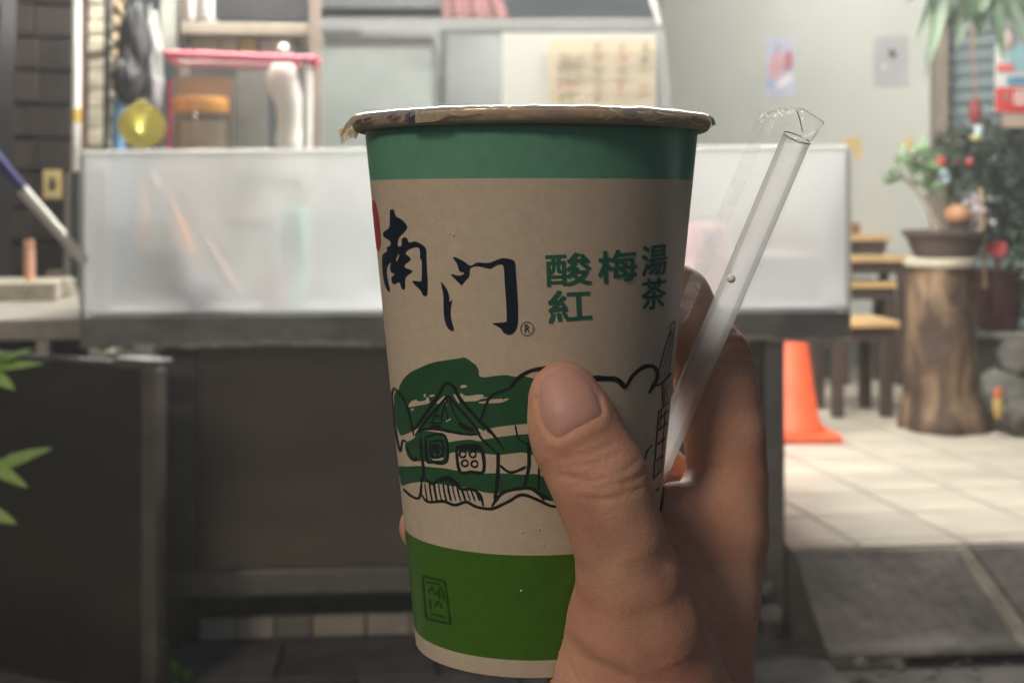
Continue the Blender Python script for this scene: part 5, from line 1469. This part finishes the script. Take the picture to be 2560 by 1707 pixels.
# crinkles of the sealing film, glints painted as gold and cream patches along the rim
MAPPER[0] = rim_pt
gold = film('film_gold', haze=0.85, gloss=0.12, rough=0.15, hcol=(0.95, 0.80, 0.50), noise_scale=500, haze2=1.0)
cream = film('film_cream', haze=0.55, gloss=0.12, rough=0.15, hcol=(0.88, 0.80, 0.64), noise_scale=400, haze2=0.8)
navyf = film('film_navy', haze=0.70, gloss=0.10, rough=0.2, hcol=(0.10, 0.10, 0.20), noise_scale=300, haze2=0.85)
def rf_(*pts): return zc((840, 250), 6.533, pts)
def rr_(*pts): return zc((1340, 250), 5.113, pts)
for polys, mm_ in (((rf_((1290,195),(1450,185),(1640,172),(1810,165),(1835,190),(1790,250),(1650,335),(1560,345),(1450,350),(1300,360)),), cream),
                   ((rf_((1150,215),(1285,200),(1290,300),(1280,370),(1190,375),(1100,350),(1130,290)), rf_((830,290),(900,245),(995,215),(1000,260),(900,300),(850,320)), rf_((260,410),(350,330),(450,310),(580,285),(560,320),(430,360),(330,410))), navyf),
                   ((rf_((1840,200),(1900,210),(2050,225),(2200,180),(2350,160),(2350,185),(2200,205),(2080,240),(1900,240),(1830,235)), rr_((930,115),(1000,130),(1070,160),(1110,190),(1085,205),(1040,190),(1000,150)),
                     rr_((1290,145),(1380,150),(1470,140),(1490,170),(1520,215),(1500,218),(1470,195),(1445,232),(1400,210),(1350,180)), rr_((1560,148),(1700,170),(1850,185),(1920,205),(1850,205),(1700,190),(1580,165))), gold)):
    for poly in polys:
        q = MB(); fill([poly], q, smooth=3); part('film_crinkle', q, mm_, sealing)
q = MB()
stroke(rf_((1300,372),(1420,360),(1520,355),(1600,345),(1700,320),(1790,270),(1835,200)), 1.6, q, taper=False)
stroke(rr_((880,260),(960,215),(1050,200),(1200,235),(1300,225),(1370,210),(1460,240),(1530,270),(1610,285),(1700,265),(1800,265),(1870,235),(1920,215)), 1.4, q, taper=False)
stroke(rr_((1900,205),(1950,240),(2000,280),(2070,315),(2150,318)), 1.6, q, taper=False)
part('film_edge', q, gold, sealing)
MAPPER[0] = None
mb = MB()
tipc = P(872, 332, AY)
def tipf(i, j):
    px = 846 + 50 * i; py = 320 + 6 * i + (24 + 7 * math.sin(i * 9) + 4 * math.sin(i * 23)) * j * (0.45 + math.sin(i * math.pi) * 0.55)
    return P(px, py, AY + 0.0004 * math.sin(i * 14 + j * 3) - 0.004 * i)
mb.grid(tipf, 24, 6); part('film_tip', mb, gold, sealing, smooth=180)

# ================================================================== the hand
def Q(px, py, d):
    return np.array([(px - 1280) / F * d, d, -(py - HY) / F * d])
def ring(deg, z, off):
    r = RC(z) + off
    return np.array([AX + r * math.cos(R(deg)), AY + r * math.sin(R(deg)), z])
def pr(px, d): return px * d / F
PR = []      # (a, b, ra, rb, group, k)
def chain(pts, grp, k):
    for (a, ra), (b, rb) in zip(pts[:-1], pts[1:]):
        PR.append((a, b, ra, rb, grp, k))
TH = [(1408,986,.3128,.0074),(1424,1040,.3112,.0087),(1448,1105,.3102,.0096),(1497,1195,.3092,.0102),(1522,1270,.3095,.0096),(1548,1350,.3105,.0096),(1572,1450,.3145,.0112),(1585,1560,.320,.0150),(1592,1700,.328,.0205)]
chain([(Q(a, b, d), r) for a, b, d, r in TH], 'thumb', 0.004)
chain([(Q(1592,1700,.328), .0205), (Q(1650,1900,.338), .0225), (Q(1710,2300,.32), .026), (np.array([.075, .22, -.30]), .034)], 'palm', 0.012)
chain([(Q(1802,1330,.362), .0110), (Q(1782,1500,.3575), .0102), (Q(1752,1700,.3535), .0108), (Q(1725,1900,.349), .014), (Q(1725,2300,.335), .020)], 'palm', 0.008)
for (xa, ya, da, ra_, xb, yb, db, rb_) in ((1690,1262,.3530,.0056, 1780,1285,.3620,.0092), (1672,1300,.3515,.0054, 1782,1310,.3618,.0092), (1664,1350,.3500,.0058, 1778,1365,.3615,.0092), (1660,1410,.3490,.0062, 1772,1425,.3605,.0092),
                                     (1665,1480,.3485,.0072, 1764,1500,.3590,.0094), (1672,1560,.3485,.0085, 1754,1580,.3575,.0098), (1675,1650,.3480,.0110, 1744,1670,.3560,.0106)):
    PR.append((Q(xa, ya, da), Q(xb, yb, db), ra_, rb_, 'palm', 0.007))
# heel and ulnar side of the palm, behind the cup
chain([(Q(1795,1420,.383), .0105), (Q(1730,1700,.372), .0140), (Q(1700,1950,.36), .018)], 'palm', 0.008)
chain([(Q(1785,1510,.400), .0102), (Q(1715,1760,.388), .014), (Q(1690,1980,.372), .017)], 'palm', 0.008)
chain([(Q(1755,1600,.408), .0095), (Q(1695,1800,.398), .0135), (Q(1680,1990,.38), .016)], 'palm', 0.008)
chain([(Q(1808,1330,.362), .0110), (Q(1818,1200,.3635), .0098), (Q(1812,1090,.3655), .0098), (Q(1793,985,.369), .0098), (Q(1778,905,.372), .0102)], 'index', 0.0045)
chain([(Q(1778,905,.372), .0102), (Q(1738,840,.379), .0093), (Q(1690,752,.386), .0092), (Q(1600,690,.3915), .0085), (Q(1530,655,.394), .0076)], 'index', 0.0040)
chain([(Q(1795,1420,.383), .0105), (Q(1775,1300,.384), .0100), (ring(40, -.0745, .0100), .0092), (ring(70, -.079, .0092), .0088), (ring(98, -.0875, .0085), .0085), (ring(138.5, -.0885, .0068), .0070)], 'middle', 0.004)
chain([(Q(1785,1510,.400), .0102), (ring(48, -.1015, .0102), .0092), (ring(75, -.1035, .009), .0086), (ring(100, -.104, .0083), .0082), (ring(122, -.1045, .0069), .0067)], 'ring', 0.004)
chain([(Q(1755,1600,.408), .0095), (np.array([AX + .034, .388, -.1175]), .0080), (np.array([AX + .012, .379, -.1185]), .0072), (np.array([AX - .006, .371, -.1185]), .0062)], 'pinky', 0.004)
GK = {'thumb': 0.0030, 'palm': 0.0, 'index': 0.0045, 'middle': 0.0025, 'ring': 0.002, 'pinky': 0.002}

def smin(a, b, k):
    hh = np.clip(0.5 + 0.5 * (b - a) / k, 0, 1)
    return b * (1 - hh) + a * hh - k * hh * (1 - hh)
def capsule(p, a, b, ra, rb):
    ba = (b - a).astype(np.float32)
    pa = p - a.astype(np.float32)
    t = np.clip((pa @ ba) / float(ba @ ba), 0, 1)
    return np.sqrt(((pa - t[..., None] * ba) ** 2).sum(-1)) - (ra + (rb - ra) * t)
def hand_sdf(p):
    p = p.astype(np.float32)
    grp = {}
    for a, b, ra, rb, gname, k in PR:
        d = capsule(p, a, b, ra, rb)
        grp[gname] = d if gname not in grp else smin(grp[gname], d, k)
    d = grp['palm']
    for gname in ('thumb', 'index', 'middle', 'ring', 'pinky'):
        if gname in ('index', 'thumb', 'palm'):
            d = smin(d, grp[gname], GK[gname])
    e = smin(smin(grp['middle'], grp['ring'], 0.0015), grp['pinky'], 0.0015)
    d = smin(d, e, 0.003)
    # the flesh is pressed flat against the cup
    x, y, z = p[..., 0] - AX, p[..., 1] - AY, p[..., 2]
    cd = (np.sqrt(x * x + y * y) - (KA + KK * z) - 0.00035) * 0.994
    cd = np.maximum(cd, (ZB - 0.0004) - z)
    return np.maximum(d, -cd)

def surface_nets(lo, hi, hstep):
    n = np.ceil((hi - lo) / hstep).astype(int) + 1
    ax = [lo[i] + np.arange(n[i]) * hstep for i in range(3)]
    V = np.empty(n, np.float32)
    for i0 in range(0, n[0], 16):
        gx, gy, gz = np.meshgrid(ax[0][i0:i0 + 16], ax[1], ax[2], indexing='ij')
        V[i0:i0 + 16] = hand_sdf(np.stack([gx, gy, gz], -1))
    neg = V < 0
    m = np.array(n) - 1
    cnt = np.zeros(m, np.int8)
    cor = [(a, b, c) for a in (0, 1) for b in (0, 1) for c in (0, 1)]
    for a, b, c in cor:
        cnt += neg[a:a + m[0], b:b + m[1], c:c + m[2]]
    act = (cnt > 0) & (cnt < 8)
    ids = -np.ones(m, np.int64)
    cells = np.argwhere(act)
    ids[act] = np.arange(len(cells))
    acc = np.zeros((len(cells), 3)); num = np.zeros(len(cells))
    for i in range(8):
        for j in range(i + 1, 8):
            A, B = np.array(cor[i]), np.array(cor[j])
            if abs(A - B).sum() != 1: continue
            va = V[cells[:, 0] + A[0], cells[:, 1] + A[1], cells[:, 2] + A[2]]
            vb = V[cells[:, 0] + B[0], cells[:, 1] + B[1], cells[:, 2] + B[2]]
            cr_ = (va < 0) != (vb < 0)
            t = np.where(cr_, va / np.where(cr_, va - vb, 1), 0)
            acc += np.where(cr_[:, None], A + t[:, None] * (B - A), 0); num += cr_
    pts = lo + (cells + acc / num[:, None]) * hstep
    faces = []
    for axis in range(3):
        o1, o2 = (axis + 1) % 3, (axis + 2) % 3
        s0 = [slice(None)] * 3; s1 = [slice(None)] * 3
        s0[axis] = slice(0, m[axis]); s1[axis] = slice(1, m[axis] + 1)
        for o in (o1, o2):
            s0[o] = slice(1, m[o]); s1[o] = slice(1, m[o])
        a, b = neg[tuple(s0)], neg[tuple(s1)]
        ed = np.argwhere(a != b)
        inside = a[tuple(ed.T)]
        base = ed.copy(); base[:, o1] += 1; base[:, o2] += 1
        def idx(d1, d2):
            q = base.copy(); q[:, o1] -= d1; q[:, o2] -= d2
            return ids[q[:, 0], q[:, 1], q[:, 2]]
        q = np.stack([idx(1, 1), idx(0, 1), idx(0, 0), idx(1, 0)], 1)
        q[~inside] = q[~inside][:, ::-1]
        faces.append(q)
    return pts, np.concatenate(faces)
def grad(p, e=4e-4):
    gr = np.zeros_like(p)
    for i in range(3):
        o = np.zeros(3); o[i] = e
        gr[:, i] = hand_sdf(p + o) - hand_sdf(p - o)
    return gr / (2 * e)

hp, hf = surface_nets(np.array([-0.045, 0.275, -0.215]), np.array([0.085, 0.432, -0.004]), 0.00080)
for _ in range(2):
    d = hand_sdf(hp); gg = grad(hp)
    hp = hp - (d / np.maximum((gg * gg).sum(1), 0.3))[:, None] * gg * 0.9
nrm = grad(hp); nrm /= np.linalg.norm(nrm, axis=1)[:, None] + 1e-9
# creases, tendons and knuckle folds pressed into the skin that faces the lens
sx = 1280 + hp[:, 0] / hp[:, 1] * F
sy = HY - hp[:, 2] / hp[:, 1] * F
facing = np.clip(-(nrm * hp).sum(1) / np.linalg.norm(hp, axis=1) * 1.6, 0, 1)
front = facing
disp = np.zeros(len(hp))
def crease(pts, wpx, dep, dmax=9, dmin=0):
    global disp
    best = np.full(len(hp), 1e9)
    for (x0, y0), (x1, y1) in zip(pts[:-1], pts[1:]):
        vx, vy = x1 - x0, y1 - y0
        t = np.clip(((sx - x0) * vx + (sy - y0) * vy) / (vx * vx + vy * vy), 0, 1)
        best = np.minimum(best, np.hypot(sx - x0 - t * vx, sy - y0 - t * vy))
    ok = (hp[:, 1] < dmax) & (hp[:, 1] > dmin)
    disp -= dep * np.exp(-(best / wpx) ** 2) * front * ok
T = dict(dmax=0.325)
NAIL = [(1362,925),(1407,905),(1440,912),(1462,930),(1480,952),(1496,995),(1504,1033),(1470,1052),(1435,1070),(1412,1085),(1393,1092),(1368,1075),(1353,1045),(1346,1000),(1345,950)]
NAILC = NAIL + [NAIL[0]]
crease(NAILC[5:14], 9, 0.00055, **T)
no_ = [(1415 + (x - 1415) * 1.13, 1000 + (y - 1000) * 1.13) for x, y in NAIL]
crease(no_[5:15], 11, -0.00032, **T)
crease([(1372,1112),(1400,1118),(1450,1092),(1512,1062)], 11, -0.00035, **T)
for a in ([(1470,1183),(1490,1172),(1512,1168)], [(1430,1190),(1480,1205),(1560,1180),(1600,1148)], [(1440,1215),(1500,1222),(1570,1200)], [(1430,1165),(1480,1160),(1545,1135)],
          [(1410,1145),(1470,1138),(1530,1110)], [(1455,1245),(1520,1250),(1600,1222)], [(1400,1185),(1440,1200),(1475,1203)], [(1560,1215),(1600,1190),(1622,1172)]):
    crease(a, 6.5, 0.00034, **T)
I2 = dict(dmin=0.352)
for a in ([(1800,868),(1830,850),(1868,862)], [(1815,890),(1845,878),(1880,895)], [(1800,840),(1825,825),(1840,830)], [(1812,912),(1850,905),(1885,925)]):
    crease(a, 6, 0.0006, **I2)
crease([(1712,1175),(1740,1165),(1800,1170)], 7, 0.0004, dmin=0.345)
W = dict(dmin=0.322)
crease([(1668,1408),(1700,1416),(1745,1420),(1790,1412)], 9, 0.0004, **W)
crease([(1668,1385),(1700,1368),(1725,1355)], 7, 0.0006, **W)
crease([(1690,1440),(1740,1475),(1790,1530)], 16, 0.0006, **W)
crease([(1735,1470),(1770,1560),(1800,1690)], 30, 0.0008, **W)
crease([(1655,1290),(1690,1330),(1712,1372)], 20, 0.0005, **W)
crease([(1690,1425),(1730,1500),(1775,1610)], 22, -0.0008, dmax=0.345)
crease([(1420,1600),(1470,1650),(1560,1690)], 18, 0.0006, dmax=0.33)
crease([(1390,1625),(1430,1668),(1440,1700)], 5, 0.00025, dmax=0.33)
crease([(1540,1400),(1600,1520),(1640,1640)], 60, 0.0012, dmax=0.335)
crease([(1480,1290),(1520,1400)], 40, 0.0007, dmax=0.325)
hp2 = hp + nrm * disp[:, None]
verts = hp2 + np.array([0, 0, CZ])
me = bpy.data.meshes.new('hand')
hb = np.array([AX + 0.03, AY, CZ - 0.2])
me.from_pydata((verts - hb).tolist(), [], hf.tolist())
me.validate(); me.update()

def skin_mat():
    m = bpy.data.materials.new('skin'); m.use_nodes = True
    t = m.node_tree; N, L = t.nodes, t.links
    p = N['Principled BSDF']
    tc = N.new('ShaderNodeTexCoord')
    n1 = N.new('ShaderNodeTexNoise'); n1.inputs['Scale'].default_value = 55; n1.inputs['Detail'].default_value = 5
    L.new(tc.outputs['Object'], n1.inputs['Vector'])
    rp = N.new('ShaderNodeValToRGB'); e = rp.color_ramp.elements
    e[0].position = 0.3; e[0].color = (0.52, 0.262, 0.192, 1)
    e[1].position = 0.7; e[1].color = (0.65, 0.405, 0.295, 1)
    L.new(n1.outputs['Fac'], rp.inputs[0])
    n2 = N.new('ShaderNodeTexNoise'); n2.inputs['Scale'].default_value = 900; n2.inputs['Detail'].default_value = 3
    L.new(tc.outputs['Object'], n2.inputs['Vector'])
    mx = N.new('ShaderNodeMix'); mx.data_type = 'RGBA'; mx.blend_type = 'MULTIPLY'; mx.inputs[0].default_value = 0.22
    rp2 = N.new('ShaderNodeValToRGB'); rp2.color_ramp.elements[0].position = 0.3; rp2.color_ramp.elements[0].color = (0.72, 0.66, 0.62, 1)
    rp2.color_ramp.elements[1].position = 0.6
    L.new(n2.outputs['Fac'], rp2.inputs[0])
    L.new(rp.outputs[0], mx.inputs[6]); L.new(rp2.outputs[0], mx.inputs[7])
    L.new(mx.outputs[2], p.inputs['Base Color'])
    p.inputs['Roughness'].default_value = 0.58
    p.inputs['Specular IOR Level'].default_value = 0.09
    p.inputs['Subsurface Weight'].default_value = 0.22
    p.inputs['Subsurface Radius'].default_value = (1.0, 0.36, 0.18)
    p.inputs['Subsurface Scale'].default_value = 0.0035
    vo = N.new('ShaderNodeTexVoronoi'); vo.inputs['Scale'].default_value = 1150; vo.feature = 'DISTANCE_TO_EDGE'
    L.new(tc.outputs['Object'], vo.inputs['Vector'])
    n3 = N.new('ShaderNodeTexNoise'); n3.inputs['Scale'].default_value = 260; n3.inputs['Detail'].default_value = 4
    L.new(tc.outputs['Object'], n3.inputs['Vector'])
    am = N.new('ShaderNodeMath'); am.operation = 'ADD'
    L.new(vo.outputs['Distance'], am.inputs[0]); L.new(n3.outputs['Fac'], am.inputs[1])
    b = N.new('ShaderNodeBump'); b.inputs['Strength'].default_value = 0.15; b.inputs['Distance'].default_value = 0.0009
    L.new(am.outputs[0], b.inputs['Height']); L.new(b.outputs[0], p.inputs['Normal'])
    return m
hand = mesh_obj('hand', me, skin_mat(), None, smooth=180)
hand.location = hb
hand['label'] = 'bare right hand gripping the paper cup, thumb in front and fingers behind'
hand['category'] = 'hand'
ROOT[hand] = Vector(hb)
# thumb nail: a thin plate set into the nail bed
nc = np.array([1418.0, 992.0])
poly = np.array([tuple(p) for p in cr([Vector(p) for p in NAIL], True, 4)])
NR = 9
npx = [nc]
for k in range(1, NR + 1):
    npx += list(nc + (poly - nc) * (k / NR))
npx = np.array(npx)
ray = np.stack([(npx[:, 0] - 1280) / F, np.ones(len(npx)), -(npx[:, 1] - HY) / F], 1)
tt = np.full(len(npx), 0.285)
for _ in range(60):
    tt += hand_sdf(ray * tt[:, None]) * 0.8
pts = ray * tt[:, None]
ng = grad(pts); ng /= np.linalg.norm(ng, axis=1)[:, None]
kk = np.concatenate([[0], np.repeat(np.arange(1, NR + 1) / NR, len(poly))])
lift = 0.00042 * (1 - kk ** 6) - 0.0002 * kk ** 6
pts = pts + ng * lift[:, None] + np.array([0, 0, CZ])
npoly = len(poly)
nf = [(0, 1 + i, 1 + (i + 1) % npoly) for i in range(npoly)]
for k in range(NR - 1):
    for i in range(npoly):
        a = 1 + k * npoly + i; b = 1 + k * npoly + (i + 1) % npoly
        nf.append((a, a + npoly, b + npoly, b))
mb = MB(); mb.add(pts.tolist(), nf)
for fi in range(len(nf)):
    ki = (fi - npoly) // npoly if fi >= npoly else -1
    ai = fi % npoly
    if ki >= NR - 2 and (ai < 16 or ai > npoly - 5): mb.m[fi] = 1
nail_m = mat('nail', (0.52, 0.30, 0.255), rough=0.50, var=0.06, scale=120, sss=0.15, spec=0.45)
part('thumb_nail', mb, [nail_m, mat('nail_edge', (0.62, 0.47, 0.36), rough=0.4, var=0.05, scale=120)], hand, smooth=180)

# ================================================================== the wrapped straw
s0 = P(1992, 345, 0.338); s1 = P(1604, 1258, 0.3705)
straw = thing('wrapped_straw', 'clear plastic straw in a crinkled film sleeve tucked between cup and index finger', 'straw', s1)
mb = MB()
ax_ = (s0 - s1).normalized()
sidev = ax_.cross(Vector((0, -1, 0))).normalized()      # across, in the picture plane
fr_ = sidev.cross(ax_).normalized()
if fr_.y > 0: fr_ = -fr_
if sidev.x < 0: sidev = -sidev
L_ = (s0 - s1).length
SR = 0.00355
def straw_tube(rad, n=28, rows=24):
    vs, fs = [], []
    for i in range(rows + 1):
        for k in range(n):
            a = 2 * math.pi * k / n
            off = sidev * math.cos(a) * rad + fr_ * math.sin(a) * rad
            cut = 0.006 * (0.5 - 0.5 * math.cos(a))      # slanted point at the lower end
            t = cut + (L_ - cut) * i / rows
            vs.append(s1 + ax_ * t + off)
    for i in range(rows):
        for k in range(n):
            fs.append((i * n + k, i * n + (k + 1) % n, (i + 1) * n + (k + 1) % n, (i + 1) * n + k))
    return vs, fs
o_, f_ = straw_tube(SR)
mb.add(o_, f_)
part('tube', mb, film('straw_plastic', tint=(0.97, 0.97, 0.97), haze=0.36, gloss=0.07, rough=0.22, hcol=(0.92, 0.92, 0.92)), straw, smooth=60)
mb = MB()
rg = []
for k in range(29):
    a = 2 * math.pi * k / 28
    rg.append(s1 + ax_ * L_ + sidev * math.cos(a) * SR + fr_ * math.sin(a) * SR)
mb.tube(rg, 0.00018, 6, cap=False)
part('cut_edge', mb, mat('straw_edge', (0.35, 0.35, 0.34), rough=0.3), straw, smooth=60)
# water drop on the tube
mb = MB()
dp = P(1828, 697, 0.335)
mb.lathe([(0.0, 0.0011), (0.0006, 0.00095), (0.00095, 0.0005), (0.00105, 0.0)], tuple(dp), n=16,
         M=Matrix((sidev, ax_, fr_)).transposed())
dr = mat('water_drop', (0.85, 0.85, 0.83), rough=0.08, coat=0.6)
part('water_drop', mb, dr, straw, smooth=180)
# film sleeve: a flat bag, the straw along its right side, a crimped back seam along its left edge
clear = film('sleeve_film', haze=0.01, gloss=0.02, rough=0.10, noise_scale=240, haze2=0.04)
crimp = film('sleeve_crimp', haze=0.02, gloss=0.10, rough=0.08, noise_scale=500, haze2=0.12)
def slv(i, j):
    """i across from the left seam (0) to the right fold (1), j up the straw"""
    t = -0.012 + (L_ + 0.0155) * j
    c = s1 + ax_ * t
    wl = 0.0122 - 0.0012 * j
    x = -wl + (wl + SR + 0.0006) * i
    bul = SR * 1.12 * math.sqrt(max(0, 1 - min(1, abs(x) / (SR * 1.5)) ** 2))
    wr = mnoise.noise(Vector((i * 7, j * 22, 2.0))) * 0.0007 + mnoise.noise(Vector((i * 3, j * 60, 5.0))) * 0.0003
    return c + sidev * (x + 0.0002 * mnoise.noise(Vector((0, j * 50, 3)))) + fr_ * (bul + wr)
mb = MB(); mb.grid(slv, 26, 120)
sleeve = part('film_sleeve', mb, clear, straw, smooth=180)
mb = MB()
def seam(i, j):
    t = -0.010 + (L_ + 0.0135) * j
    c = s1 + ax_ * t
    wl = 0.0122 - 0.0012 * j
    x = -wl + 0.0002 + 0.0036 * i
    return c + sidev * x + fr_ * (0.0007 + 0.00033 * math.sin(j * 2 * math.pi * 62) * (1 - abs(2 * i - 1) ** 4) + 0.0006 * mnoise.noise(Vector((0, j * 18, 7))))
mb.grid(seam, 5, 620)
part('crimped_seam', mb, crimp, sleeve, smooth=180)
# twisted top end of the sleeve
e0, e1, e2, e3 = P(1908, 285, .3375), P(1962, 268, .336), P(2010, 274, .3365), P(2060, 306, .338)
b0, b1, b2, b3 = P(1900, 330, .336), P(1950, 345, .3345), P(1996, 352, .3345), P(2026, 350, .338)
def top(i, j):
    k = i * 3; a = min(2, int(k)); f = k - a
    E = (e0, e1, e2, e3); B = (b0, b1, b2, b3)
    p = (B[a].lerp(B[a + 1], f)).lerp(E[a].lerp(E[a + 1], f), j)
    q = Vector((i * 9, j * 6, 1.0))
    return p + fr_ * (0.0026 * abs(mnoise.noise(q * .7)) + 0.0012 * abs(mnoise.noise(q * 1.7))) + ax_ * (0.0006 * mnoise.noise(Vector((i * 40, 2, j))) * j)
mb = MB(); mb.grid(top, 40, 16)
part('sleeve_end', mb, film('sleeve_end_film', haze=0.01, gloss=0.10, rough=0.05, noise_scale=300, haze2=0.07), sleeve, smooth=180)
sealf = film('sleeve_seal_glint', haze=0.35, gloss=0.06, rough=0.15, noise_scale=900, haze2=0.95, hcol=(.97, .96, .90))  # whitened film, brightness of seal and fold put into the colour
def tseal(i, j):
    k = i * 1.7; a = min(2, int(k)); f = k - a
    E = (e0, e1, e2, e3)
    p = E[a].lerp(E[a + 1], f)
    return p + ax_ * (-0.0026 * j * (1 - .5 * i) + 0.0005 * math.sin(i * 40) * (1 - j)) + fr_ * (0.0010 + 0.0003 * math.sin(i * 30 + j * 3))
mb = MB(); mb.grid(tseal, 50, 4)
part('end_seal', mb, sealf, sleeve, smooth=180)
a_, b_ = P(2056, 312, .336), P(1990, 352, .334)
def glint(i, j):
    return a_.lerp(b_, i) + Vector((0.35, 0, 0.9)).normalized() * (-0.0018 * j * math.sin(i * math.pi) ** .5) + fr_ * (0.0006 * math.sin(i * 7 + j * 2))
mb = MB(); mb.grid(glint, 16, 4)
part('film_fold_glint', mb, sealf, sleeve, smooth=180)  # pale strip laid in for the glint on a fold
edgef = film('sleeve_edge', haze=0.55, gloss=0.2, rough=0.1, hcol=(.9, .9, .88))
for pts_ in ([e0, e1, e2, e3], [e3, b3 + fr_ * .001], [e0, P(1898, 300, .3375), P(1884, 312, .3378)]):
    mb = MB(); mb.tube(pts_, .00014, 6); part('film_edge', mb, edgef, sleeve, smooth=60)
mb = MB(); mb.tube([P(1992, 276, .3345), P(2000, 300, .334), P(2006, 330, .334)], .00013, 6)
part('film_crease_shade', mb, mat('crease_shadow', (.22, .22, .21), rough=.4), sleeve, smooth=60)  # dark thread put in for the shade of a crease

# ================================================================== thin air volume added to imitate lens glow
hz = MB(); hz.box((0, 0, 2.05), (38, 38, 6.1))
hm = bpy.data.materials.new('lens_glow_air'); hm.use_nodes = True
hm.node_tree.nodes.clear()
_o = hm.node_tree.nodes.new('ShaderNodeOutputMaterial'); _v = hm.node_tree.nodes.new('ShaderNodeVolumePrincipled')
_v.inputs['Color'].default_value = (0.95, 0.96, 0.97, 1); _v.inputs['Density'].default_value = 0.0085; _v.inputs['Anisotropy'].default_value = 0.62
hm.node_tree.links.new(_v.outputs[0], _o.inputs['Volume'])
haze = single('haze', hz, hm, 'thin air volume added over lane and shop to imitate lens glow', 'haze', kind='stuff')
